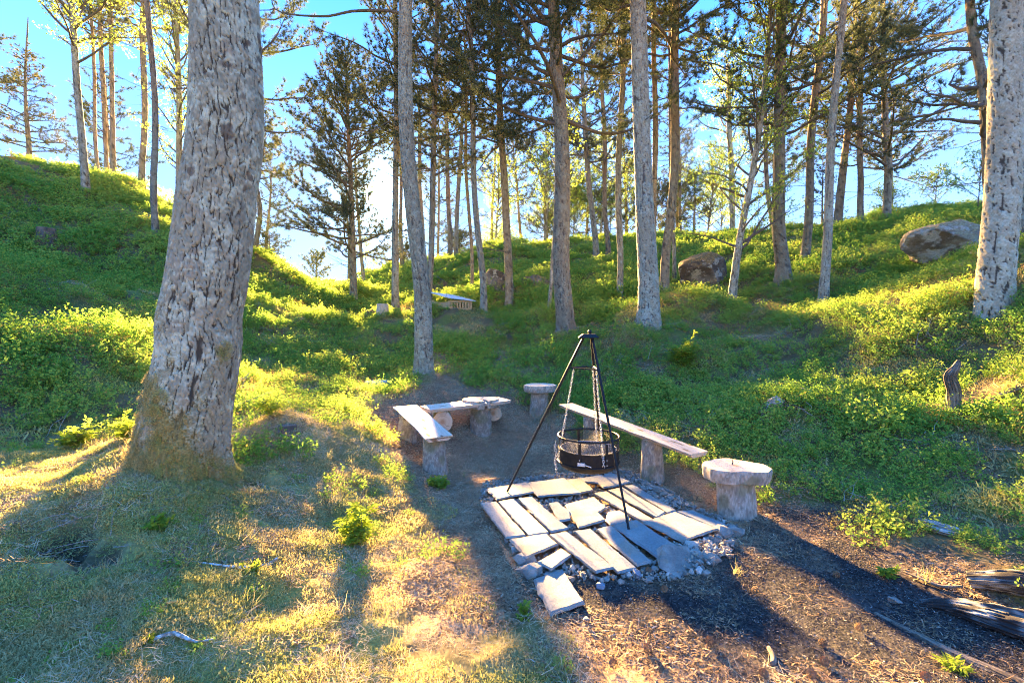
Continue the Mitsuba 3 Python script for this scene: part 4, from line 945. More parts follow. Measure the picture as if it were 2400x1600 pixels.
for i, q in enumerate(ANCH):
    top = sp[i] + [0, 0, -0.005] + (APEX - sp[i]) * [0.25, 0.25, 0]
    hang = np.array([PC[0] + 0.326 * math.cos(q), PC[1] + 0.326 * math.sin(q), Z0 + 0.125])
    a = Acc()
    n = int(np.linalg.norm(top - hang) / 0.0235)
    for j in range(n):
        u_ = (j + .5) / n
        p = hang + (top - hang) * u_ - np.array([0, 0, 0.03 * 4 * u_ * (1 - u_) * 0.3])
        a.tube(*link(p, unit(top - hang), (j % 2) * math.pi / 2), sides=5)
    ch = put(TRI + '__chain', a.shape('bright_steel', smooth=True))
    h = Acc()
    aa = np.linspace(-1.2, 3.6, 12)
    h.tube(np.stack([hang[0] + 0.013 * np.cos(aa), hang[1] + aa * 0, hang[2] - 0.014 + 0.013 * np.sin(aa)], -1), 0.003, 6, caps=True)
    scene[ch + '__hook'] = h.shape('bright_steel', smooth=True)
    if i == 0:        # spare end of the chain hanging beside the pan
        h = Acc()
        for j in range(13):
            p = hang + np.array([-0.028 - 0.008 * math.sin(j), -.01, 0.155 - j * 0.0235])
            h.tube(*link(p, np.array([0.05 * math.sin(j * 2), 0, -1.0]), (j % 2) * math.pi / 2), sides=5)
        scene[ch + '__loose_end'] = h.shape('bright_steel', smooth=True)

GR = thing('grill_grate', 'round wire grill grate lying inside the black fire pan', 'grate')
a = Acc()
ZG, RG = ZB + 0.004, 0.285
a.tube(np.stack([PC[0] + RG * np.cos(th), PC[1] + RG * np.sin(th), th * 0 + ZG], -1), 0.004, 6)
scene[GR + '__ring'] = a.shape('bright_steel', smooth=True)
a = Acc()
for s_ in (1, -1):
    for x in np.arange(-RG + 0.01, RG, 0.019):
        h = math.sqrt(max(RG ** 2 - x ** 2, 1e-6))
        rot = 0.55 * s_ + 0.3
        u_, w_ = np.array([math.cos(rot), math.sin(rot)]), np.array([-math.sin(rot), math.cos(rot)])
        nseg = max(2, int(2 * h / 0.02))
        yy = np.linspace(-h, h, nseg)
        xy = PC[:2] + u_ * x + w_ * yy[:, None] + u_ * (0.0035 * (-1.0) ** np.arange(nseg))[:, None]
        a.tube(np.c_[xy, yy * 0 + ZG + 0.002 * s_], 0.0011, 3)
scene[GR + '__wires'] = a.shape('bright_steel')
for sx in (-.07, .09):
    h = Acc()
    c = PC + [sx, -0.02 + sx * .3, ZG]
    h.tube([c + [-.022, -.0, 0.002], c + [-.020, -.01, .055], c + [.020, .01, .055], c + [.022, .0, .002]], 0.003, 6)
    put(GR + '__handle', h.shape('bright_steel', smooth=True))

# ------------------------------------------------------------------ log benches and stools


def log(p0, p1, r0, r1, seed, bulge=0.06, sides=40, dents=()):
    """A log with bark and two sawn faces; uv runs from the pith on the faces and is 9 on the bark."""
    r = np.random.default_rng(seed)
    p0, p1 = np.array(p0, float), np.array(p1, float)
    d = unit(p1 - p0)
    s, t = side_of(d)
    a = np.arange(sides) * 2 * np.pi / sides
    k = np.linspace(0, 1, 14)
    ph = r.uniform(0, 6.28, 4)
    R = r0 + (r1 - r0) * k
    v = []
    for i, kk in enumerate(k):
        rad = R[i] * (1 + bulge * (np.sin(2 * a + ph[0] + kk) * .6 + np.sin(3 * a + ph[1]) * .4) + 0.02 * np.sin(7 * a + ph[2] + 2 * kk))
        for (ang, kc, h) in dents:
            rad = rad * (1 + h * np.exp(-((a - ang + np.pi) % (2 * np.pi) - np.pi) ** 2 / .35 - (kk - kc) ** 2 / .06))
        q = np.stack([np.cos(a) * 3, np.sin(a) * 3, a * 0 + kk * 6 + seed], -1)
        rad = rad * (1 + 0.05 * (meshkit.fbm(q * 1.7, 3) - 0.5))
        v.append(p0 + (p1 - p0) * kk + rad[:, None] * (np.cos(a)[:, None] * s + np.sin(a)[:, None] * t))
    side = np.vstack(v)
    n = len(k)
    i = (np.arange(n - 1)[:, None] * sides + np.arange(sides)[None]).ravel()
    j = (np.arange(n - 1)[:, None] * sides + (np.arange(sides)[None] + 1) % sides).ravel()
    A = Acc()
    A.add(side, np.concatenate([np.stack([i, j, i + sides], 1), np.stack([j, j + sides, i + sides], 1)]), np.full((len(side), 2), 9.0))
    ca, sa = np.cos(a), np.sin(a)
    for ring, c, o in ((v[0], p0, -1), (v[-1], p1, 1)):
        inn = c + (ring - c) * 0.97 + d * o * 0.004
        mid = c + (ring - c) * 0.5 + d * o * (0.004 + 0.004 * (meshkit.noise(ring * 20) - 0.5)[:, None])
        vv = np.vstack([ring, inn, mid, c + d * o * 0.005])
        rl = lambda P: np.stack([(P - c) @ s, (P - c) @ t], -1)
        f = []
        b = np.arange(sides)
        nx = (b + 1) % sides
        for lv in (0, 1):
            f += [np.stack([b + lv * sides, nx + lv * sides, b + (lv + 1) * sides], 1), np.stack([nx + lv * sides, nx + (lv + 1) * sides, b + (lv + 1) * sides], 1)]
        f.append(np.stack([b + 2 * sides, nx + 2 * sides, b * 0 + 3 * sides], 1))
        f = np.vstack(f)
        A.add(vv, f[:, ::-1] if o < 0 else f, rl(vv))
    return A


def seat_disc(c, rx, ry, th_, rot, seed, notch=None, lobes=0.07):
    """A thick sawn slice of trunk used as a seat, with an uneven bark edge."""
    r = np.random.default_rng(seed)
    a = np.linspace(0, 2 * np.pi, 73)[:-1]
    ph = r.uniform(0, 6.28, 4)
    rad = 1 + lobes * (np.sin(2 * a + ph[0]) * .5 + np.sin(3 * a + ph[1]) * .6 + .35 * np.sin(5 * a + ph[2])) + 0.02 * np.sin(11 * a + ph[3])
    x, y = rx * rad * np.cos(a), ry * rad * np.sin(a)
    P = Polygon(np.stack([x, y], -1))
    if notch is not None:
        P = P.difference(Polygon(notch))
        P = max(P.geoms, key=lambda g: g.area) if P.geom_type != 'Polygon' else P
    xy = np.array(P.exterior.segmentize(0.03).coords)[:-1]
    if not P.exterior.is_ccw:
        xy = xy[::-1]
    n = len(xy)
    ca, sa = math.cos(rot), math.sin(rot)
    W = lambda q, z: np.c_[c[0] + q[:, 0] * ca - q[:, 1] * sa, c[1] + q[:, 0] * sa + q[:, 1] * ca, z]
    nz = (meshkit.fbm(np.c_[xy * 14, xy[:, :1] * 0 + seed], 3) - .5) * 0.02
    out = unit(xy)
    rings = [(xy * 0.975, c[2] + 0.0), (xy, c[2] - 0.007), (xy + out * nz[:, None], c[2] - th_ * .35), (xy * 0.985 + out * nz[:, None], c[2] - th_ * .75), (xy * 0.95, c[2] - th_)]
    A = Acc()
    side = np.vstack([W(q, z + xy[:, 0] * 0) for q, z in rings])
    f = []
    i = np.arange(n)
    j = (i + 1) % n
    for k in range(len(rings) - 1):
        f += [np.stack([i + k * n, i + (k + 1) * n, j + k * n], 1), np.stack([j + k * n, i + (k + 1) * n, j + (k + 1) * n], 1)]
    A.add(side, np.vstack(f), np.full((len(side), 2), 9.0))
    tv, tf = trimesh.creation.triangulate_polygon(Polygon(xy * 0.975), engine='earcut')
    tv = np.asarray(tv)
    A.add(W(tv, c[2] + 0.0 * tv[:, 0]), tf, tv)
    A.add(W(tv * 0.974, c[2] - th_ + 0 * tv[:, 0]), np.asarray(tf)[:, ::-1], tv + 9)
    return A


def plank(a, b, w, th_, seed, bev=0.03, key=None, bsdf='plank_pale', skew=0.0):
    """A sawn plank with waney edges: its top runs from a to b, its width w lies level."""
    a, b = np.array(a, float), np.array(b, float)
    d = unit(b - a)
    s = unit(np.cross(d, [0, 0, 1]))
    up = np.cross(s, d)
    L = np.linalg.norm(b - a)
    n = 40
    A = Acc()
    k = np.linspace(0, 1, n)
    wob = lambda o: (meshkit.fbm(np.stack([k * L * 2.5, k * 0 + o, k * 0 + seed], -1), 3) - .5) * 0.035
    wl, wr = w / 2 + wob(1), w / 2 + wob(5)
    prof = []
    for i in range(n):
        c = a + (b - a) * k[i]
        sh = d * skew * (1 if i == n - 1 else (1 if i == 0 else 0))
        prof.append([c - s * (wl[i] - bev * .12), c + s * (wr[i] - bev * .12), c + s * wr[i] - up * .006, c + s * (wr[i] - bev) - up * th_, c - s * (wl[i] - bev) - up * th_, c - s * wl[i] - up * .006])
        prof[-1][1] = prof[-1][1] + sh
        prof[-1][2] = prof[-1][2] + sh
        prof[-1][3] = prof[-1][3] + sh
    v = np.array(prof)
    m = v.shape[1]
    uvx = np.repeat(k * L, m)
    uvy = np.tile(np.array([-w / 2, w / 2, w / 2 + .01, w / 2 + .05, -w / 2 - .05, -w / 2 - .01]), n) + seed
    i = (np.arange(n - 1)[:, None] * m + np.arange(m)[None]).ravel()
    j = (np.arange(n - 1)[:, None] * m + (np.arange(m)[None] + 1) % m).ravel()
    f = np.concatenate([np.stack([i, j, i + m], 1), np.stack([j, j + m, i + m], 1)])
    A.add(v.reshape(-1, 3), f, np.stack([uvx, uvy], -1))
    for e, o in ((v[0], 1), (v[-1], -1)):
        q = np.array([[0, 2, 1], [0, 3, 2], [0, 4, 3], [0, 5, 4]])
        A.add(e, q if o > 0 else q[:, ::-1], np.stack([np.linspace(0, .05, m), np.tile([0, .12], 3) + seed], -1))
    return A


B = thing('bench', 'short bench with a pale sunlit plank on two upright log legs, nearest the mossy slope', 'bench', 'plank benches round the fire')
scene[B + '__seat'] = plank((-0.87, 5.62, 0.455), (-1.52, 6.66, 0.655), 0.36, 0.055, 3, bev=0.06).shape('plank_pale')
put(B + '__leg', log((-0.955, 5.72, -0.05), (-0.97, 5.80, 0.412), 0.152, 0.128, 21, dents=((0.5, 0.15, .18),)).shape('log_grey', smooth=True))
put(B + '__leg', log((-1.475, 6.52, 0.1), (-1.44, 6.50, 0.555), 0.15, 0.115, 22).shape('log_grey', smooth=True))
B = thing('bench', 'low bench of a pale plank on two lying logs behind the split topped stool', 'bench', 'plank benches round the fire')
scene[B + '__seat'] = plank((-1.27, 6.80, 0.60), (-0.12, 7.50, 0.625), 0.40, 0.05, 8, bev=0.02, skew=0.0).shape('plank_pale')
put(B + '__log', log((-1.01, 6.80, 0.395), (-1.10, 7.28, 0.415), 0.150, 0.142, 23).shape('log_pale', smooth=True))
put(B + '__log', log((-0.30, 7.42, 0.40), (-0.34, 7.85, 0.43), 0.130, 0.14, 24).shape('log_pale', smooth=True))
B = thing('bench', 'long bench with one narrow weathered plank on upright logs right of the grill', 'bench', 'plank benches round the fire')
scene[B + '__seat'] = plank((1.966, 4.87, 0.47), (0.786, 6.84, 0.652), 0.27, 0.045, 12, bev=0.035).shape('plank_grey')
put(B + '__leg', log((1.63, 5.40, -0.05), (1.63, 5.43, 0.47), 0.145, 0.115, 25).shape('log_grey', smooth=True))
put(B + '__leg', log((1.10, 6.33, -0.02), (1.09, 6.33, 0.55), 0.135, 0.12, 26).shape('log_grey', smooth=True))
S = thing('stool', 'log stool with a split top standing before the low pale bench', 'stool', 'log stools round the fire')
scene[S + '__seat'] = seat_disc((-0.49, 7.33, 0.645), 0.30, 0.24, 0.125, 0.2, 31, notch=[(0.05, -0.40), (0.085, -0.4), (0.075, -0.12), (0.0, -0.02)], lobes=0.1).shape('log_silver', smooth=True)
scene[S + '__leg'] = log((-0.50, 7.36, 0.02), (-0.49, 7.33, 0.535), 0.178, 0.165, 32).shape('log_grey', smooth=True)
S = thing('stool', 'farthest log stool with a clean round top, close to the path', 'stool', 'log stools round the fire')
scene[S + '__seat'] = seat_disc((0.475, 7.95, 0.79), 0.265, 0.24, 0.115, 0.4, 33).shape('log_silver', smooth=True)
scene[S + '__leg'] = log((0.457, 7.97, 0.15), (0.47, 7.95, 0.69), 0.165, 0.15, 34).shape('log_grey', smooth=True)
S = thing('stool', 'nearest log stool with a broad oval top and bulging pale foot, right of the paving', 'stool', 'log stools round the fire')
scene[S + '__seat'] = seat_disc((2.11, 4.40, 0.475), 0.285, 0.235, 0.12, -0.25, 36, lobes=0.13).shape('log_silver', smooth=True)
scene[S + '__leg'] = log((2.13, 4.38, -0.05), (2.11, 4.40, 0.37), 0.165, 0.165, 37, dents=((0.1, 0.25, .28), (4.0, .9, -.08))).shape('log_silver', smooth=True)
a = Acc()
a.tube([[2.10, 4.44, 0.47], [2.105, 4.44, 0.50], [2.095, 4.435, 0.525]], [0.006, 0.005, 0.003], 5)
scene[S + '__splinter'] = a.shape('twig')

# ------------------------------------------------------------------ slatted wooden hutch on the slope
H = thing('wooden_hutch', 'small slatted timber hutch with a corrugated lean-to roof on the shady slope', 'hutch')


def box(p, u, v, w):
    p, u, v, w = (np.array(x, float) for x in (p, u, v, w))
    pts = [p + u * i + v * j + w * k for i in (0, 1) for j in (0, 1) for k in (0, 1)]
    return trimesh.convex.convex_hull(np.array(pts))


fx, fd = np.array([1.0, 0.05, 0]), np.array([-0.75, 0.66, 0])
F0 = np.array([-1.86, 14.25, 2.26])
W_, DEP = 0.65, 0.85


def beam(nm, p, u, v, w):
    return put(H + nm, mikit.ply(box(p, u, v, w), 'timber'))


beam('__rail', F0, fx * W_, fd * .04, [0, 0, .055])
beam('__rail', F0 + [0, 0, .235], fx * W_, fd * .04, [0, 0, .05])
for k in range(8):
    beam('__slat', F0 + fx * (.01 + k * (W_ - .07) / 7) + fd * -.006 + [0, 0, .03], fx * .042, fd * -.015, [0, 0, .23])
for dx in (0.0, W_ - .05):
    for dd in (.05, DEP):
        beam('__post', F0 + fx * dx + fd * dd - [0, 0, 0.25], fx * .05, fd * .05, [0, 0, .53 + .05 * (dd > .1)])
beam('__side_panel', F0 + fx * 0.005 + fd * .11, fx * .02, fd * (DEP - .12), [0, 0, .24])
beam('__back_panel', F0 + fd * (DEP - .01), fx * W_, fd * -.02, [0, 0, .28])
A = Acc()
nn = 49
xs = np.linspace(-.08, W_ + .06, nn)
for dz in (0, -.004):
    rows = [F0 + fx * xs[:, None] + fd * dd + np.c_[xs * 0, xs * 0, .30 + .24 * (dd > 0) + .011 * np.sin(xs / .076 * 2 * np.pi) - 0.11 * (xs - W_ / 2) + dz] for dd in (-.10, DEP + .12)]
    v = np.vstack(rows)
    i = np.arange(nn - 1)
    A.add(v, np.vstack([np.stack([i, i + 1, i + nn], 1), np.stack([i + 1, i + nn + 1, i + nn], 1)]))
scene[H + '__roof'] = A.shape('roof_sheet', smooth=True)

# ------------------------------------------------------------------ boulders


def boulder(key, label, c, size, seed, bsdf, shape=None, rot=0.0, n=5, detail=0.12):
    r = np.random.default_rng(seed)
    m = trimesh.creation.icosphere(subdivisions=n)
    v = np.array(m.vertices)
    if shape is not None:
        v = shape(v)
    pl = unit(r.normal(size=(26, 3)))
    for q in pl:
        d = v @ q
        lim = r.uniform(0.52, 0.88)
        v = v - np.where(d > lim, d - lim, 0)[:, None] * q * 0.97
    v = v * np.array(size)
    v = v * (1 + detail * (meshkit.fbm(v * 3.0 + seed, 4) - .5)[:, None] * 2) + unit(v) * (0.03 * (meshkit.fbm(v * 11, 3) - .5))[:, None]
    ca, sa = math.cos(rot), math.sin(rot)
    v = np.c_[v[:, 0] * ca - v[:, 1] * sa, v[:, 0] * sa + v[:, 1] * ca, v[:, 2]] + np.array(c)
    kk = thing(key, label, 'boulder')
    scene[kk] = mikit.ply((v, m.faces), bsdf, smooth=24)


def peak(v):
    k = np.clip((1 - v[:, 2]) / 2, 0, 1)
    f = 0.22 + 0.95 * np.sqrt(k)
    return np.c_[v[:, 0] * f - 0.12 * v[:, 2], v[:, 1] * f, v[:, 2]]


def slope_rock(v):
    return np.c_[v[:, 0], v[:, 1], v[:, 2] * (0.9 + 0.12 * v[:, 0]) + 0.10 * v[:, 0]]


boulder('boulder', 'dark pointed boulder with mossy shoulders beside the curved young birch', (6.3, 15.4, 3.40), (1.15, 0.95, 1.06), 4, 'boulder_dark', peak, detail=0.06)
boulder('boulder', 'broad tan boulder with a pale lichen flank beside the thick right edge pine', (10.15, 10.95, 3.66), (1.12, 0.85, 0.80), 9, 'boulder_pale', slope_rock, rot=0.25, detail=0.12)
boulder('boulder', 'upright lichen spotted rock face in the slope behind the pine above the hutch', (-0.45, 16.75, 3.15), (0.62, 0.6, 0.72), 12, 'boulder_dark', detail=0.12)
boulder('boulder', 'dark mossy rock overhang in the slope just right of the pine before the outcrop', (0.95, 17.1, 3.2), (0.95, 0.7, 0.58), 15, 'boulder_dark', detail=0.15)
boulder('boulder', 'small grey rock low in the grass behind the two old stumps', (-2.95, 16.2, 2.45), (0.3, 0.3, 0.22), 16, 'boulder_dark', n=4)
boulder('boulder', 'small whitish rock poking out of the bilberry behind the nearest log stool', (3.42, 6.05, 0.80), (0.15, 0.11, 0.12), 17, 'stone_white', n=4)
boulder('boulder', 'fist sized pale stone in the ash left of the charred logs', (2.49, 3.0, 0.01), (0.055, 0.04, 0.03), 19, 'stone_grey', rot=-0.6, n=3)

# ------------------------------------------------------------------ stumps, snag, driftwood, charred logs


def stump(key, label, x, y, h, r, seed, bsdf='log_grey', lean=(0, 0)):
    z = float(Z(x, y))
    kk = thing(key, label, 'stump')
    A = log((x, y, z - 0.2), (x + lean[0], y + lean[1], z + h), r * 1.25, r, seed, bulge=0.16)
    scene[kk] = A.shape(bsdf, smooth=50)


stump('tree_stump', 'pale sawn stump in the valley below the slim pine right of the sun', -3.97, 14.5, 0.40, 0.17, 51, 'log_grey')
stump('tree_stump', 'dark mossy stump in the valley left of the pale sawn stump', -4.45, 15.0, 0.26, 0.22, 52, 'wood_snag')
stump('tree_stump', 'grey weathered stump high on the shady left slope', -11.9, 12.1, 0.26, 0.17, 53, 'wood_snag')
stump('tree_stump', 'low rotten stump on the sunlit mossy knoll right of the huge pine', -2.5, 5.2, 0.015, 0.10, 54, 'twig')
stump('tree_stump', 'low brown stump in the yellow bilberry left of the pine behind the benches', -2.6, 9.1, 0.16, 0.24, 55)


def timber_log(key, label, cat, pts, r, bsdf, seed, flat=1.0, rough=0.25, sides=64, n=90):
    """Weathered wood: a tapering log with long splits running along it."""
    P = catmull(pts, n)
    d = unit(np.gradient(P, axis=0))
    s, t = side_of(unit(P[-1] - P[0])[None])
    s = unit(s - d * np.sum(s * d, -1, keepdims=True))
    t = np.cross(s, d)
    a = np.arange(sides) * 2 * np.pi / sides
    R = np.interp(np.linspace(0, 1, n), np.linspace(0, 1, len(r)), r)
    L = np.linalg.norm(np.diff(P, axis=0), axis=1).sum()
    AA, KK = np.meshgrid(a, np.linspace(0, L, n))
    q = np.stack([np.cos(AA) * 4.5, np.sin(AA) * 4.5, KK * 1.6 + seed], -1)
    rad = R[:, None] * (1 + rough * (meshkit.fbm(q, 4, seed) - .5) * 2 - rough * 0.6 * sstep(0.60, 0.70, meshkit.fbm(q * [2.2, 2.2, .5], 2, seed + 1)))
    w_ = AA + 0.5 * meshkit.fbm(np.stack([KK * 2, AA * 0 + seed, AA * 0], -1), 2)
    ridge = meshkit.noise(np.stack([np.cos(w_) * 9, np.sin(w_) * 9, KK * 2.2 + seed], -1), seed)
    rad = rad - R[:, None] * 0.22 * rough / 0.25 * sstep(0.50, 0.72, ridge) - R[:, None] * 0.05 * meshkit.noise(np.stack([np.cos(w_) * 22, np.sin(w_) * 22, KK * 9 + seed], -1), 4)
    v = P[:, None] + rad[..., None] * (np.cos(a)[None, :, None] * s[:, None] + np.sin(a)[None, :, None] * t[:, None] * flat)
    i = (np.arange(n - 1)[:, None] * sides + np.arange(sides)[None]).ravel()
    j = (np.arange(n - 1)[:, None] * sides + (np.arange(sides)[None] + 1) % sides).ravel()
    f = [np.stack([i, i + sides, j], 1), np.stack([j, i + sides, j + sides], 1)]
    v = np.vstack([v.reshape(-1, 3), P[0], P[-1]])
    k = np.arange(sides)
    f += [np.stack([k * 0 + n * sides, k, (k + 1) % sides], 1), np.stack([k * 0 + n * sides + 1, (n - 1) * sides + (k + 1) % sides, (n - 1) * sides + k], 1)]
    uv = np.vstack([np.stack([KK, AA * 0.12], -1).reshape(-1, 2), [[0, 0], [L, 0]]]) + [seed, seed * 1.7]
    kk = thing(key, label, cat)
    scene[kk] = mikit.ply((v, np.vstack(f)), bsdf, smooth=40, uv=None) if False else mikit.ply((v, np.vstack(f)), bsdf, smooth=True, uv=uv)


zz = lambda x, y, h=0.0: (x, y, float(Z(x, y)) + h)
timber_log('dead_snag', 'short forked dead trunk leaning upright on the right hand slope', 'snag', [zz(5.0, 5.3, -0.1), zz(5.0, 5.3, 0.22), zz(4.97, 5.32, 0.40), zz(5.02, 5.3, 0.50), zz(5.05, 5.3, 0.56)], [0.085, 0.07, 0.068, 0.06, 0.02], 'wood_snag', 61, 1.0, 0.16)
timber_log('driftwood_log', 'silver grey rotting log among bilberry at the right', 'log', [zz(3.35, 3.86, 0.0), zz(3.42, 3.68, 0.02), zz(3.53, 3.50, 0.0)], [0.03, 0.075, 0.07, 0.02], 'wood_silver', 62, 0.6)
timber_log('driftwood_log', 'grey log half sunk in the brown moss behind the dead snag', 'log', [zz(5.15, 5.2, 0.02), zz(5.5, 5.15, 0.03), zz(5.9, 5.05, 0.0)], [0.02, 0.045, 0.04, 0.015], 'wood_snag', 63, 0.6)
timber_log('charred_log', 'broad charred log with silvery splits at the lower right corner', 'log', [zz(2.63, 3.02, -0.02), zz(2.80, 2.84, 0.03), zz(2.98, 2.62, 0.04), zz(3.25, 2.3, 0.03)], [0.03, 0.11, 0.15, 0.17], 'wood_charred', 64, 0.62, 0.2)
timber_log('charred_log', 'blackened round log end behind the broad charred log', 'log', [zz(3.02, 3.05, 0.05), zz(3.2, 2.85, 0.07), zz(3.45, 2.6, 0.06)], [0.06, 0.085, 0.085, 0.08], 'wood_charred', 65, 0.9, 0.12)
timber_log('charred_log', 'thin bluish burnt pole lying in the ash in front of the broad charred log', 'log', [zz(2.30, 2.92, 0.0), zz(2.42, 2.62, 0.0), zz(2.55, 2.3, 0.0), zz(2.6, 2.1, 0.0)], [0.015, 0.028, 0.036, 0.036], 'wood_snag', 66, 0.6, 0.12)
timber_log('charred_log', 'thin black stick sloping down to the broad charred log', 'log', [zz(2.78, 3.28, 0.02), zz(2.85, 3.12, 0.02), zz(2.93, 3.0, 0.06)], [0.007, 0.012, 0.010], 'wood_snag', 67, 1.0, 0.1, sides=8, n=16)
timber_log('fallen_stick', 'short barkless stick on the brown litter at the bottom edge', 'stick', [zz(1.38, 2.43, 0.015), zz(1.42, 2.50, 0.02), zz(1.43, 2.56, 0.02)], [0.016, 0.017, 0.014], 'wood_snag', 68, 1.0, 0.1, sides=10, n=12)
timber_log('fallen_twig', 'lichen covered twig on the moss at the lower left', 'twig', [zz(-1.86, 2.36, 0.02), zz(-1.78, 2.42, 0.03), zz(-1.66, 2.40, 0.03), zz(-1.58, 2.44, 0.015)], [0.010, 0.013, 0.008, 0.004], 'lichen_twig', 69, 1.0, 0.3, sides=8, n=24)
timber_log('fallen_twig', 'long thin grey twig on the moss between the hole and the path', 'twig', [zz(-2.15, 2.98, 0.02), zz(-2.0, 3.0, 0.02), zz(-1.8, 3.03, 0.03), zz(-1.66, 3.12, 0.03), zz(-1.6, 3.16, 0.05)], [0.004, 0.006, 0.008, 0.014, 0.010], 'lichen_twig', 70, 1.0, 0.3, sides=8, n=24)
timber_log('bark_piece', 'flat piece of fallen bark on the sunlit moss in the left foreground', 'bark', [zz(-1.62, 2.56, 0.01), zz(-1.55, 2.62, 0.012), zz(-1.48, 2.71, 0.01)], [0.02, 0.032, 0.02], 'wood_snag', 71, 0.22, 0.1)
# ------------------------------------------------------------------ ground cover
def leaf_clump(seed, R, stems, h0, h1, leaves, ll, lw, spread=0.5, stem_w=0.0022, dome=0.5, ragged=0.3):
    """A bilberry clump: thin stems with small oval leaves, taller in its middle."""
    r = np.random.default_rng(seed)
    A, St = Acc(), Acc()
    rad = R * np.sqrt(r.uniform(0, 1, stems))
    th_ = r.uniform(0, 6.28, stems)
    b = np.stack([rad * np.cos(th_), rad * np.sin(th_), rad * 0 - 0.02], -1)
    h = r.uniform(h0, h1, stems) * (1 - dome * (rad / R) ** 2) * (1 + ragged * r.normal(0, 1, stems).clip(-1, 1.5) * 0.6)
    lean = np.c_[b[:, :2] / R * 0.35 + r.normal(0, .18, (stems, 2)), np.ones(stems)]
    tip = b + lean * h[:, None]
    k = r.uniform(0.28, 1.0, (stems, leaves)) ** 0.8
    p = b[:, None] + (tip - b)[:, None] * k[..., None] + r.normal(0, 1, (stems, leaves, 3)) * [0.022, 0.022, 0.010]
    p = p.reshape(-1, 3)
    k = k.ravel()
    m = len(p)
    d = unit(np.c_[r.normal(0, 1, (m, 2)), r.normal(0.45, 0.5, m)])
    nrm = unit(np.c_[r.normal(0, spread, (m, 2)), np.ones(m)])
    s = unit(np.cross(d, nrm))
    l = ll * r.uniform(0.65, 1.25, (m, 1))
    w = lw * r.uniform(0.7, 1.2, (m, 1))
    v = np.stack([p, p + d * l * .5 + s * w / 2, p + d * l, p + d * l * .5 - s * w / 2], 1).reshape(-1, 3)
    q = np.arange(m)[:, None] * 4
    uv = np.repeat(np.stack([r.uniform(0, 1, m), k], -1), 4, axis=0)
    A.add(v, np.vstack([q + [0, 1, 2], q + [0, 2, 3]]), uv)
    s = unit(np.cross(tip - b, r.normal(size=b.shape)))
    v = np.stack([b - s * stem_w, b + s * stem_w, tip], 1).reshape(-1, 3)
    A.add(v, np.arange(len(v)).reshape(-1, 3), np.full((len(v), 2), 0.97))
    return A


def blades(seed, R, n, l0, l1, w, up, curve=True, thick=0.0):
    """Loose blades, needles and chips: n narrow pieces, lying (up near 0) or standing (up near 1)."""
    r = np.random.default_rng(seed)
    A = Acc()
    rad, th_ = R * np.sqrt(r.uniform(0, 1, n)), r.uniform(0, 6.28, n)
    b = np.stack([rad * np.cos(th_), rad * np.sin(th_), r.uniform(0, .014, n)], -1)
    a = r.uniform(0, 6.28, n)
    e = up + r.normal(0, 0.16 if up < .4 else .4, n)
    d = np.stack([np.cos(a) * np.cos(e), np.sin(a) * np.cos(e), np.sin(e)], -1)
    l = r.uniform(l0, l1, (n, 1))
    s = unit(np.cross(d, [0, 0, 1.0]) + r.normal(0, .25, (n, 3)))
    w = w * r.uniform(.6, 1.4, (n, 1))
    mid = b + d * l * .5 + np.c_[r.normal(0, .1, (n, 2)) * l, 0.05 * l]
    tip = b + d * l
    rnd = r.uniform(0, 1, n)
    v = np.stack([b - s * w / 2, b + s * w / 2, mid + s * w / 2, mid - s * w / 2, tip], 1).reshape(-1, 3)
    q = np.arange(n)[:, None] * 5
    f = np.vstack([q + [0, 1, 2], q + [0, 2, 3], q + [3, 2, 4]]) if curve else np.vstack([q + [0, 1, 4]])
    A.add(v, f, np.repeat(np.stack([rnd, rnd * 0], -1), 5, axis=0))
    return A


def group(key, acc_, bsdf):
    scene[key] = {'type': 'shapegroup', 'piece': acc_.shape(bsdf)}


_cnt = {}
TREE_XY = np.array([t[4][0][:2] for t in TREES])
TREE_R = np.array([t[5] for t in TREES])


def scatter(name, label, cat, groups, xy, smin, smax, seed, dz=0.0, tilt=0.12, zs=None):
    """Copies of the groups at the points xy, each turned, scaled and set on the ground."""
    r = np.random.default_rng(seed)
    if len(xy) == 0:
        return
    z = Z(xy[:, 0], xy[:, 1])
    e = 0.12
    gxn = (Z(xy[:, 0] + e, xy[:, 1]) - Z(xy[:, 0] - e, xy[:, 1])) / (2 * e)
    gyn = (Z(xy[:, 0], xy[:, 1] + e) - Z(xy[:, 0], xy[:, 1] - e)) / (2 * e)
    nrm = unit(np.c_[-gxn, -gyn, np.ones(len(xy))] * [tilt * 8, tilt * 8, 1])
    labels[name] = {'label': label, 'category': cat, 'kind': 'stuff'}
    for i, (x, y) in enumerate(xy):
        a = r.uniform(0, 2 * np.pi)
        n = nrm[i]
        u = unit(np.cross(n, [math.sin(a), math.cos(a), 0.0]))
        w = np.cross(n, u)
        s = r.uniform(smin, smax) * (1 if zs is None else zs[i])
        M = np.eye(4)
        M[:3, 0], M[:3, 1], M[:3, 2], M[:3, 3] = u * s, w * s, n * s, [x, y, z[i] + dz]
        _cnt[name] = _cnt.get(name, 0) + 1
        scene[f'{name}__{_cnt[name]:03d}'] = {'type': 'instance', 'to_world': T(M), 'g': {'type': 'ref', 'id': groups[r.integers(len(groups))]}}


def spots(seed, x0, x1, y0, y1, per_m2, keep, clear=1.6):
    r = np.random.default_rng(seed)
    n = int((x1 - x0) * (y1 - y0) * per_m2)
    xy = np.stack([r.uniform(x0, x1, n), r.uniform(y0, y1, n)], -1)
    p = keep(xy[:, 0], xy[:, 1])
    xy = xy[r.uniform(0, 1, n) < p]
    if clear:
        d, k = cKDTree(TREE_XY).query(xy)
        xy = xy[d > TREE_R[k] * clear + 0.03]
    return xy


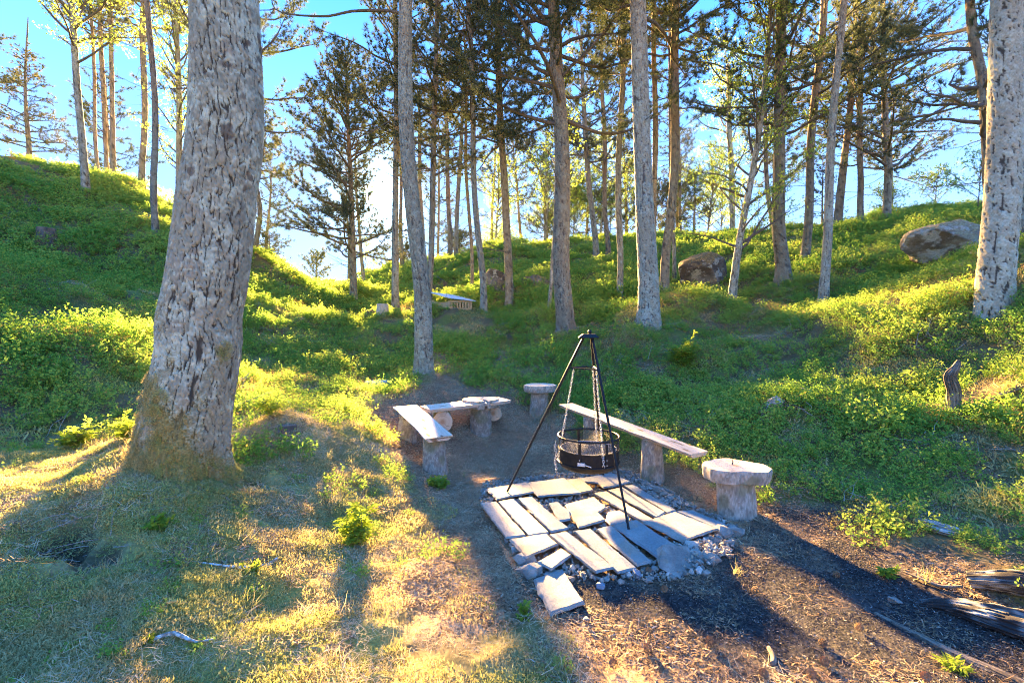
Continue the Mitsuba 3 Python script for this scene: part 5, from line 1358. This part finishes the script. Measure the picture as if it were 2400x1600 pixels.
def seen(x, y, lo=0.0):
    """In front of the camera with a wide margin, so that nothing is scattered where no one could look."""
    return (y > 1.2) & (np.abs(x) < 1.32 * y + 1.6)


def gaps(x, y, s, sd, a=0.40, b=0.52):
    return sstep(a, b, meshkit.fbm(np.stack([x / s, y / s, x * 0], -1), 3, sd))


BUSHY = lambda x, y: np.clip(1 - zone('litter', x, y, 0.15) - zone('moss', x, y, 0.25) - zone('path', x, y, 0.25), 0, 1) * (shapely.distance(_PAD, shapely.points(np.stack([x, y], -1))) > 0.45)
onpad0 = lambda x, y: shapely.distance(_PAD, shapely.points(np.stack([x, y], -1))) > 0.1
for q in range(5):
    group(f'bilberry_near_{q}', leaf_clump(500 + q, 0.17, 22, 0.13, 0.29, 16, 0.029, 0.018), 'bilberry_leaf')
    group(f'bilberry_mid_{q}', leaf_clump(520 + q, 0.30, 40, 0.13, 0.30, 13, 0.033, 0.021), 'bilberry_leaf')
    group(f'bilberry_far_{q}', leaf_clump(540 + q, 0.45, 42, 0.15, 0.34, 11, 0.052, 0.035, stem_w=0.003), 'bilberry_leaf')
    group(f'sprig_{q}', leaf_clump(560 + q, 0.07, 7, 0.06, 0.16, 15, 0.026, 0.016), 'bilberry_leaf')
grp = lambda s: [f'{s}_{q}' for q in range(5)]
dist = lambda x, y: np.hypot(x, y)
BIL = ('bilberry_cover', 'low green bilberry shrubs covering the slopes', 'undergrowth')
near = spots(1, -8, 9, 2.4, 9.5, 20, lambda x, y: seen(x, y) * np.clip(BUSHY(x, y) + 0.35 * zone('moss', x, y) * (y > 4.5), 0, 1) * (0.30 + 0.70 * gaps(x, y, 0.6, 11, 0.38, 0.50)) * (dist(x, y) < 8.6))
hv = lambda q, sd: 0.42 + 1.25 * meshkit.fbm(np.stack([q[:, 0] / 1.1, q[:, 1] / 1.1, q[:, 0] * 0], -1), 3, sd)
scatter(*BIL, grp('bilberry_near'), near, 0.7, 1.2, 2, zs=hv(near, 31))
mid = spots(3, -17, 17, 3, 16, 11, lambda x, y: seen(x, y) * BUSHY(x, y) * (0.45 + 0.55 * gaps(x, y, 1.3, 12, 0.33, 0.47)) * (dist(x, y) >= 8.2) * (dist(x, y) < 15) * (np.hypot((x + 1.55) / 0.75, (y - 13.6) / 1.1) > 1))
scatter(*BIL, grp('bilberry_mid'), mid, 0.7, 1.2, 4, zs=hv(mid, 32))
far = spots(5, -27, 27, 8, 38, 6.5, lambda x, y: seen(x, y) * (0.35 + 0.65 * gaps(x, y, 1.8, 13, 0.32, 0.46)) * (dist(x, y) >= 14.5))
scatter(*BIL, grp('bilberry_far'), far, 0.75, 1.2, 6, zs=hv(far, 33))
edge = spots(7, -6, 6, 2, 9, 15, lambda x, y: seen(x, y) * (dist(x, y) > 3.4) * np.clip(zone('moss', x, y, 0.3) * 0.30 * gaps(x, y, 0.5, 14, 0.52, 0.60) + 0.5 * (zone('litter', x, y, 0.35) * (1 - zone('litter', x, y, 0.1))), 0, 1))
scatter(*BIL, grp('sprig'), edge, 0.5, 1.0, 8)

# dry heather and dead twigs among the shrubs
for q in range(3):
    h_ = leaf_clump(575 + q, 0.22, 60, 0.08, 0.20, 12, 0.016, 0.006, stem_w=0.0016)
    group(f'heather_{q}', h_, 'heather_leaf')
    rt, tw = np.random.default_rng(590 + q), Acc()
    for _ in range(7):
        a_ = rt.uniform(0, 6.28)
        tw.tube(branch(np.r_[rt.normal(0, .15, 2), rt.uniform(.02, .12)], [math.cos(a_), math.sin(a_), rt.uniform(-.1, .5)], rt.uniform(.12, .4), 0, .2, 4, rt), [.0042, .0036, .003, .0022, .0014], 3)
    group(f'dead_twigs_{q}', tw, 'twig_pale')
hsp = spots(41, -18, 18, 3.5, 24, 3.6, lambda x, y: seen(x, y) * BUSHY(x, y) * gaps(x, y, 1.2, 41, 0.49, 0.57))
scatter('heather_cover', 'brownish dry heather and moss mounds between the bilberry', 'heather', [f'heather_{q}' for q in range(3)], hsp, 0.9, 1.7, 42)
scatter('dead_twigs', 'thin dead grey twigs strewn among the low shrubs', 'twigs', [f'dead_twigs_{q}' for q in range(3)], spots(43, -9, 9, 4.2, 13, 1.4, lambda x, y: seen(x, y) * (0.06 + 0.94 * BUSHY(x, y)) * onpad0(x, y)), 0.7, 1.2, 44)

# moss, dry grass, brown litter, ash
for q in range(4):
    group(f'moss_tuft_{q}', blades(600 + q, 0.14, 520, 0.008, 0.026, 0.0044, 0.8), 'moss_blade')
    group(f'straw_bed_{q}', blades(620 + q, 0.20, 170, 0.03, 0.10, 0.0021, 0.10), 'straw_blade')
    group(f'litter_bed_{q}', blades(640 + q, 0.20, 330, 0.012, 0.05, 0.0055, 0.10), 'litter_bit')
    group(f'needle_bed_{q}', blades(660 + q, 0.20, 130, 0.04, 0.09, 0.0024, 0.10), 'litter_bit')
    group(f'ash_bed_{q}', blades(680 + q, 0.20, 420, 0.004, 0.016, 0.0042, 0.12), 'ash_bit')
    group(f'moss_far_{q}', blades(690 + q, 0.32, 300, 0.03, 0.08, 0.010, 0.8), 'moss_blade')
g4 = lambda s: [f'{s}_{q}' for q in range(4)]
nopit = lambda x, y: 1 - np.max([np.exp(-(((x - a) ** 2 + (y - b) ** 2) / (0.62 * r) ** 2) ** 2) for a, b, r, h in PITS], axis=0)
onpad = lambda x, y: shapely.distance(_PAD, shapely.points(np.stack([x, y], -1))) > 0.02
mossy = lambda x, y: np.clip(zone('moss', x, y, 0.3) * (1 - 0.75 * zone('litter', x, y, 0.3)), 0, 1)
scatter('moss_cover', 'yellowish green moss carpet of the left foreground', 'moss', g4('moss_tuft'),
        spots(21, -6, 1.5, 1.4, 8.3, 66, lambda x, y: seen(x, y) * mossy(x, y) * onpad(x, y) * (0.55 + 0.45 * gaps(x, y, 0.45, 21, 0.36, 0.5)) * nopit(x, y), 0.9), 0.8, 1.35, 22, tilt=0.13)
scatter('moss_cover', 'yellowish green moss carpet of the left foreground', 'moss', g4('moss_far'),
        spots(23, -9, 10, 3, 17, 7, lambda x, y: seen(x, y) * np.clip(BUSHY(x, y) + zone('path', x, y) * .2, 0, 1) * (1 - 0.8 * gaps(x, y, 0.9, 11, 0.36, 0.50)), 0.9), 0.8, 1.3, 24, tilt=0.13)
scatter('dry_grass', 'dead straw coloured grass lying over the moss and brown ground', 'grass', g4('straw_bed'),
        spots(25, -6, 4, 1.4, 8, 26, lambda x, y: seen(x, y) * onpad(x, y) * nopit(x, y) * np.clip(mossy(x, y) * (0.45 + 0.75 * gaps(x, y, 0.7, 25, 0.42, 0.56)) + 0.30 * zone('litter', x, y) * (1 - zone('char', x, y)), 0, 1), 0.9), 0.7, 1.2, 26, tilt=0.13)
scatter('needle_litter', 'brown bark chips and pine needles on the trodden clearing', 'litter', g4('litter_bed'),
        spots(27, -4, 6, 1.4, 12, 26, lambda x, y: seen(x, y) * onpad(x, y) * np.clip(zone('litter', x, y, 0.25) * (1 - 0.86 * zone('char', x, y, .2)) + 0.5 * zone('path', x, y) + 0.22 * (1 - zone('char', x, y, .2)), 0, 1) * (0.4 + 0.6 * gaps(x, y, 0.5, 27)), 0.8), 0.8, 1.25, 28, tilt=0.13)
scatter('needle_litter', 'brown bark chips and pine needles on the trodden clearing', 'litter', g4('needle_bed'),
        spots(29, -4, 6, 1.4, 9, 14, lambda x, y: seen(x, y) * onpad(x, y) * np.clip(zone('litter', x, y, 0.25) * (1 - 0.5 * zone('char', x, y, .2)) + 0.15 * (1 - zone('char', x, y, .2)), 0, 1), 0.8), 0.8, 1.25, 30, tilt=0.13)
scatter('ash_litter', 'black charcoal crumbs and grey ash before the paving', 'ash', g4('ash_bed'),
        spots(31, 0, 4.5, 1.4, 4.6, 52, lambda x, y: seen(x, y) * onpad(x, y) * zone('char', x, y, 0.25), 0.8), 0.8, 1.25, 32, tilt=0.13)

# moss growing round the foot of the huge pine and up its bark
_tv, _, _tn, *_ = meshkit.WRITTEN[scene['pine_tree__trunk']['filename']]
rm = np.random.default_rng(61)
_hh = _tv[:, 2] - 0.55
_side = np.clip(-(_tv[:, 0] + 2.72) * 1.6, -0.35, 0.5)
_p = np.clip(1.25 - _hh / (0.42 + _side * 0.8 + 0.9 * (meshkit.fbm(_tv * [5, 5, 3.2], 3, 6) - 0.35)), 0, 1) * (_hh > -0.1)
_p = _p / _p.sum()
for k_, i_ in enumerate(rm.choice(len(_tv), 330, replace=False, p=_p)):
    n_ = unit(_tn[i_] + [0, 0, 0.15])
    u_ = unit(np.cross(n_, rm.normal(size=3)))
    w_ = np.cross(n_, u_)
    s_ = rm.uniform(0.30, 0.52)
    M = np.eye(4)
    M[:3, 0], M[:3, 1], M[:3, 2], M[:3, 3] = u_ * s_, w_ * s_, n_ * s_ * 1.3, _tv[i_] - n_ * 0.004
    scene[f'bark_moss__{k_ + 1:03d}'] = {'type': 'instance', 'to_world': T(M), 'g': {'type': 'ref', 'id': f'moss_tuft_{rm.integers(4)}'}}
labels['bark_moss'] = {'label': 'olive moss clinging to the lower trunk of the huge pine', 'category': 'moss', 'kind': 'stuff'}

# moss, sprigs and grass crowding the feet of the nearer trees; grass tufts in the moss
for q in range(3):
    group(f'grass_tuft_{q}', blades(610 + q, 0.05, 26, 0.05, 0.15, 0.0032, 1.1), 'grass_blade')
rf = np.random.default_rng(63)
ring, ringb = [], []
for i_, t_ in enumerate(TREES):
    x_, y_ = t_[4][0][:2]
    if y_ > 15.8:
        continue
    n_ = int(26 * max(0.5, t_[5] / 0.2)) if i_ else 70
    for _ in range(n_):
        a_, d_ = rf.uniform(0, 6.28), t_[5] * rf.uniform(0.9, 1.9) + rf.uniform(0, 0.10)
        (ring if rf.uniform() < 0.62 else ringb).append((x_ + math.cos(a_) * d_, y_ + math.sin(a_) * d_))
scatter('moss_cover', labels['moss_cover']['label'], 'moss', g4('moss_tuft'), np.array(ring), 0.8, 1.5, 64, tilt=0.13)
scatter(*BIL, grp('sprig'), np.array([p for p in ringb if math.hypot(p[0] + 2.75, p[1] - 3.86) > 0.9]), 0.7, 1.4, 65)
scatter('dry_grass', labels['dry_grass']['label'], 'grass', [f'grass_tuft_{q}' for q in range(3)],
        spots(66, -6, 3, 1.4, 9, 9, lambda x, y: seen(x, y) * onpad(x, y) * np.clip(mossy(x, y) * gaps(x, y, 0.6, 66, 0.42, 0.55) + 0.08, 0, 1), 0.9), 0.6, 1.2, 67)
scatter(*BIL, grp('sprig'), spots(68, -5, 1, 2, 7, 7, lambda x, y: seen(x, y) * mossy(x, y) * gaps(x, y, 0.7, 68, 0.50, 0.58) * nopit(x, y), 0.9), 0.35, 0.75, 69)

# ------------------------------------------------------------------ saplings and single small plants


def sapling(key, label, x, y, h, R, n, seed, ll=0.05, lw=0.026, lobes=9):
    """A young broadleaf: stems with pinnate leaves."""
    r = np.random.default_rng(seed)
    z = float(Z(x, y))
    St, Le = Acc(), Acc()
    for i in range(n):
        a = r.uniform(0, 6.28)
        hh = h * r.uniform(0.45, 1.0)
        P = branch((x, y, z - 0.02), [math.cos(a) * R / h * .75, math.sin(a) * R / h * .75, 1], hh, 0.2, 0.07, 6, r)
        St.tube(P, np.linspace(0.005, 0.0018, 7), 4)
        for k in range(lobes):
            q = r.uniform(0.30, 1.0) * 5.999
            p = P[int(q)] + (P[int(q) + 1] - P[int(q)]) * (q % 1)
            d = unit(np.r_[r.normal(0, 1, 2), r.uniform(0.0, 0.7)])
            L = R * r.uniform(0.35, 0.7)
            Q = branch(p, d, L, -0.25, 0.05, 4, r)
            St.tube(Q, [0.0016, 0.0014, 0.0012, 0.001, 0.0008], 3)
            for t_ in np.linspace(0.25, 1, 5):
                c = Q[min(int(t_ * 4), 3)] + (Q[min(int(t_ * 4), 3) + 1] - Q[min(int(t_ * 4), 3)]) * (t_ * 4 - min(int(t_ * 4), 3))
                dd = unit(Q[-1] - Q[0])
                sd = unit(np.cross(dd, [0, 0, 1]) + r.normal(0, .15, 3))
                for s_ in (-1, 1):
                    u = unit(sd * s_ + dd * .5 + r.normal(0, .15, 3))
                    w = unit(np.cross(u, np.cross(sd, dd) + r.normal(0, .3, 3)))
                    l = ll * r.uniform(.7, 1.2)
                    Le.add([c, c + u * l * .5 + w * lw / 2, c + u * l, c + u * l * .5 - w * lw / 2], [[0, 1, 2], [0, 2, 3]], np.full((4, 2), r.uniform()))
    kk = thing(key, label, 'plant')
    scene[kk + '__stem'] = St.shape('twig')
    scene[kk + '__foliage'] = Le.shape('sapling_leaf')
    labels[kk + '__foliage'] = {'kind': 'stuff'}


sapling('sapling', 'bright green leafy sapling standing in the moss left of the path', -1.22, 3.66, 0.36, 0.16, 12, 81)
sapling('sapling', 'bright yellow green sapling on the slope behind the long weathered bench', 3.16, 8.75, 0.62, 0.28, 14, 82, 0.07, 0.036, 11)
sapling('sapling', 'small five fingered green seedling in front of the huge pine', -2.41, 3.19, 0.12, 0.09, 5, 83, 0.04, 0.026)
sapling('sapling', 'low green sprig at the foot of the nearest leg of the short bench', -0.82, 5.15, 0.14, 0.12, 8, 84, 0.04, 0.024)
sapling('sapling', 'tiny yellow sprout in the straw at the lower left', -1.88, 2.36, 0.07, 0.03, 3, 85, 0.03, 0.018, 4)
sapling('sapling', 'pale ferny plant beside the rotten stump on the mossy knoll', -2.75, 5.35, 0.28, 0.16, 6, 86, 0.05, 0.02)
sapling('sapling', 'yellowish shrub close left of the foot of the huge pine', -3.62, 4.45, 0.28, 0.18, 9, 87, 0.045, 0.022)
sapling('sapling', 'yellowish shrub at the left edge beyond the dark hollow', -4.25, 4.55, 0.26, 0.2, 10, 88, 0.045, 0.022)
sapling('sapling', 'pale thistle like seedling in the ash right of the paving', 2.66, 3.28, 0.10, 0.07, 4, 89, 0.04, 0.018, 5)
sapling('sapling', 'small grass like seedling on the burnt pole at the bottom right', 2.33, 2.42, 0.09, 0.06, 4, 90, 0.05, 0.008, 5)
sapling('sapling', 'green sprig beside the loose flagstone', 0.08, 2.86, 0.10, 0.06, 5, 91, 0.03, 0.018, 5)
sapling('sapling', 'yellow green bushy seedling cluster low on the sunny moss in the centre left', -1.72, 3.05, 0.07, 0.09, 6, 92, 0.03, 0.02, 6)

# thin shrubs on the skyline
for i, (x, y, h, lab) in enumerate([(16.2, 18.2, 1.3, 'thin leafy shrub on the right skyline nearest the thick edge pine'), (14.9, 18.9, 1.0, 'small leafy shrub on the right skyline above the broad tan boulder'),
                                    (15.3, 15.6, 1.5, 'slender sapling on the skyline touching the thick edge pine'),
                                    (-9.2, 29.5, 1.8, 'bare twiggy shrub in the gap beside the far round pine')]):
    rr = np.random.default_rng(700 + i)
    z = float(Z(x, y))
    kk = thing('skyline_shrub', lab, 'shrub')
    tt = Trunk([[x, y, z - .1], [x + .05, y, z + h * .6]], 0.018, 0.012, z + h, 701 + i)
    m, uv = tt.mesh(6, 0.1, 0.06, 0.1, 0.001)
    scene[kk + '__trunk'] = mikit.ply(m, 'twig', smooth=True, uv=uv)
    NTRI += grow(kk, tt, 'birch', z + 0.2, z + h, h * 0.55, 12, rr, 17)

rr = np.random.default_rng(71)
RT = thing('hollow_roots', 'thin dead roots and twigs hanging into the dark hollow at the left', 'roots')
A = Acc()
for _ in range(16):
    x, y = -2.86 + rr.normal(0, .16), 3.02 + rr.normal(0, .10)
    A.tube(branch((x, y, float(Z(x, y)) + rr.uniform(.01, .08)), [rr.normal(), rr.normal(), rr.normal(0, .25)], rr.uniform(.12, .3), 0, .3, 5, rr), [.003, .0028, .0024, .002, .0016, .001], 4)
scene[RT] = A.shape('twig_pale')

# fallen leaves and cones
for i, (x, y, lab) in enumerate([(-1.53, 2.78, 'orange fallen leaf on the moss in the left foreground'), (-2.36, 2.93, 'reddish fallen leaf beside the dark hollow'), (-1.93, 2.62, 'brown curled leaf lying on the straw'),
                                 (-0.93, 3.62, 'small orange leaf on the path beside the sapling')]):
    z = float(Z(x, y)) + 0.02
    a = i * 1.7
    c, s = math.cos(a), math.sin(a)
    o = np.array([[-.035, 0, .004], [-.01, .017, .012], [.02, .014, .008], [.04, 0, .016], [.02, -.014, .010], [-.01, -.017, .014], [0, 0, .0]])
    v = np.c_[o[:, 0] * c - o[:, 1] * s + x, o[:, 0] * s + o[:, 1] * c + y, o[:, 2] + z]
    nm = thing('fallen_leaf', lab, 'leaf')
    scene[nm] = mikit.ply((v, np.array([[6, 0, 5], [6, 5, 4], [6, 4, 3], [6, 3, 2], [6, 2, 1], [6, 1, 0]])), 'dead_leaf')


def cone_mesh(seed):
    r = np.random.default_rng(seed)
    A = Acc()
    for i in range(60):
        q = i / 60
        a = i * 2.39996
        R = 0.019 * math.sin(math.pi * (0.12 + 0.82 * q)) ** .7
        p = np.array([math.cos(a) * R * .45, math.sin(a) * R * .45, q * .045])
        d = unit([math.cos(a), math.sin(a), .35])
        s = np.array([-math.sin(a), math.cos(a), 0])
        A.add([p, p + d * R * .7 + s * .005, p + d * R * .95, p + d * R * .7 - s * .005, p + d * R * .6 - [0, 0, .003]], [[0, 1, 2], [0, 2, 3], [0, 4, 1], [4, 2, 1], [0, 3, 4], [4, 3, 2]])
    return A.mesh()


CONE = mikit.ply(cone_mesh(1), 'cone_scale')
rc = np.random.default_rng(5)
ORD = 'first second third fourth fifth sixth seventh eighth ninth tenth eleventh twelfth thirteenth fourteenth fifteenth'.split()


def ranks(pts):
    """The place of each point from the left, as seen from the clearing."""
    a = sorted(range(len(pts)), key=lambda i: pts[i][0] / pts[i][1])
    return {i: ORD[k] for k, i in enumerate(a)}


cones = [(1.66, 2.42), (1.52, 2.33), (1.28, 2.36), (1.92, 2.45), (2.12, 2.36), (1.1, 2.55), (0.75, 2.5), (1.75, 2.62), (1.62, 3.12), (1.02, 3.12), (0.98, 3.30), (2.3, 3.3), (2.05, 2.75), (0.55, 2.42)]
_rk = ranks(cones)
for i, (x, y) in enumerate(cones):
    nm = thing('pine_cone', f'{_rk[i]} brown pine cone from the left on the dark ground before the paving', 'pine cone', 'pine cones scattered before the paving')
    R = trimesh.transformations.euler_matrix(1.3 + rc.normal(0, .3), rc.normal(0, .3), rc.uniform(0, 6.28))
    R[:3, 3] = [x, y, float(Z(x, y)) + 0.022]
    scene[nm] = {**CONE, 'to_world': T(R)}

# pines standing behind the crest
rb = np.random.default_rng(77)
BACK = [(-5.2, 33, 14.5), (-1.4, 32, 15.2), (0.8, 34, 15.0), (3.2, 31, 15.5), (5.4, 35, 15.5), (2.2, 30.0, 14.0), (8.0, 33, 15.5), (11.2, 32, 15), (16.5, 29, 14.8), (20, 25, 13), (-15.6, 30, 12.5), (-21, 25, 14.5), (-24, 21, 15.5)]
_rk = ranks(BACK)
for i, (x, y, top) in enumerate(BACK):
    z = float(Z(x, y))
    key = 'background_pine' if i == 0 else f'background_pine_{i:03d}'
    lean = rb.normal(0, .25)
    plant_tree(key, f'{_rk[i]} from the left of the slender pines standing far behind the crest', 'pine', 'slender pines behind the crest', [[x, y, z - .2], [x + lean, y, z + 5], [x + lean * 1.3, y, top - 2]], rb.uniform(.09, .14), 0.06, z + rb.uniform(2.0, 3.5), top, rb.uniform(1.7, 2.4), 26, 900 + i)
for i, (x, y, top, lab) in enumerate([(1.9, 28.0, 11.8, 'sunlit yellow green birch behind the crest left of the large dark pine'), (5.3, 28.5, 12.6, 'sunlit yellow green birch behind the crest between the two large pines'),
                                      (-1.0, 29, 11.4, 'small leafy birch behind the crest above the rock outcrop'), (12.0, 29, 11.4, 'small leafy birch behind the crest right of the dark pointed boulder')]):
    z = float(Z(x, y))
    plant_tree('background_birch' if i == 0 else f'background_birch_{i:03d}', lab, 'birch', None, [[x, y, z - .2], [x + .2, y, z + 3], [x + .1, y, z + 5]], .07, 0.04, z + 0.7, top, 1.7, 34, 950 + i)
# young trees and bushes along the far side of the crest
rk_ = np.random.default_rng(78)
YOUNG = [(-3.4, 31.5, 2.0), (-1.0, 32.6, 1.9), (2.2, 31.4, 2.6), (3.4, 32.0, 4.6), (3.9, 30.2, 3.4), (5.0, 31.5, 4.4), (6.4, 31.0, 3.2), (7.6, 31.8, 4.6), (9.2, 31.5, 3.4), (10.6, 30.5, 4.0), (13.2, 30.0, 3.2), (-7.4, 32.0, 2.4)]
_rk = ranks(YOUNG)
for i, (x, y, h) in enumerate(YOUNG):
    z = float(Z(x, y))
    kd = 'birch' if i % 3 == 1 else 'pine'
    key = 'young_tree' if i == 0 else f'young_tree_{i:03d}'
    plant_tree(key, f'{_rk[i]} from the left of the low young trees along the far side of the crest', kd, 'young trees along the far side of the crest', [[x, y, z - .2], [x + rk_.normal(0, .15), y, z + h * .6]], .05, .03, z + 0.5, z + h, 1.1 + 0.25 * h, 30, 980 + i)
print('NTRI', NTRI, {k: v for k, v in _cnt.items()})
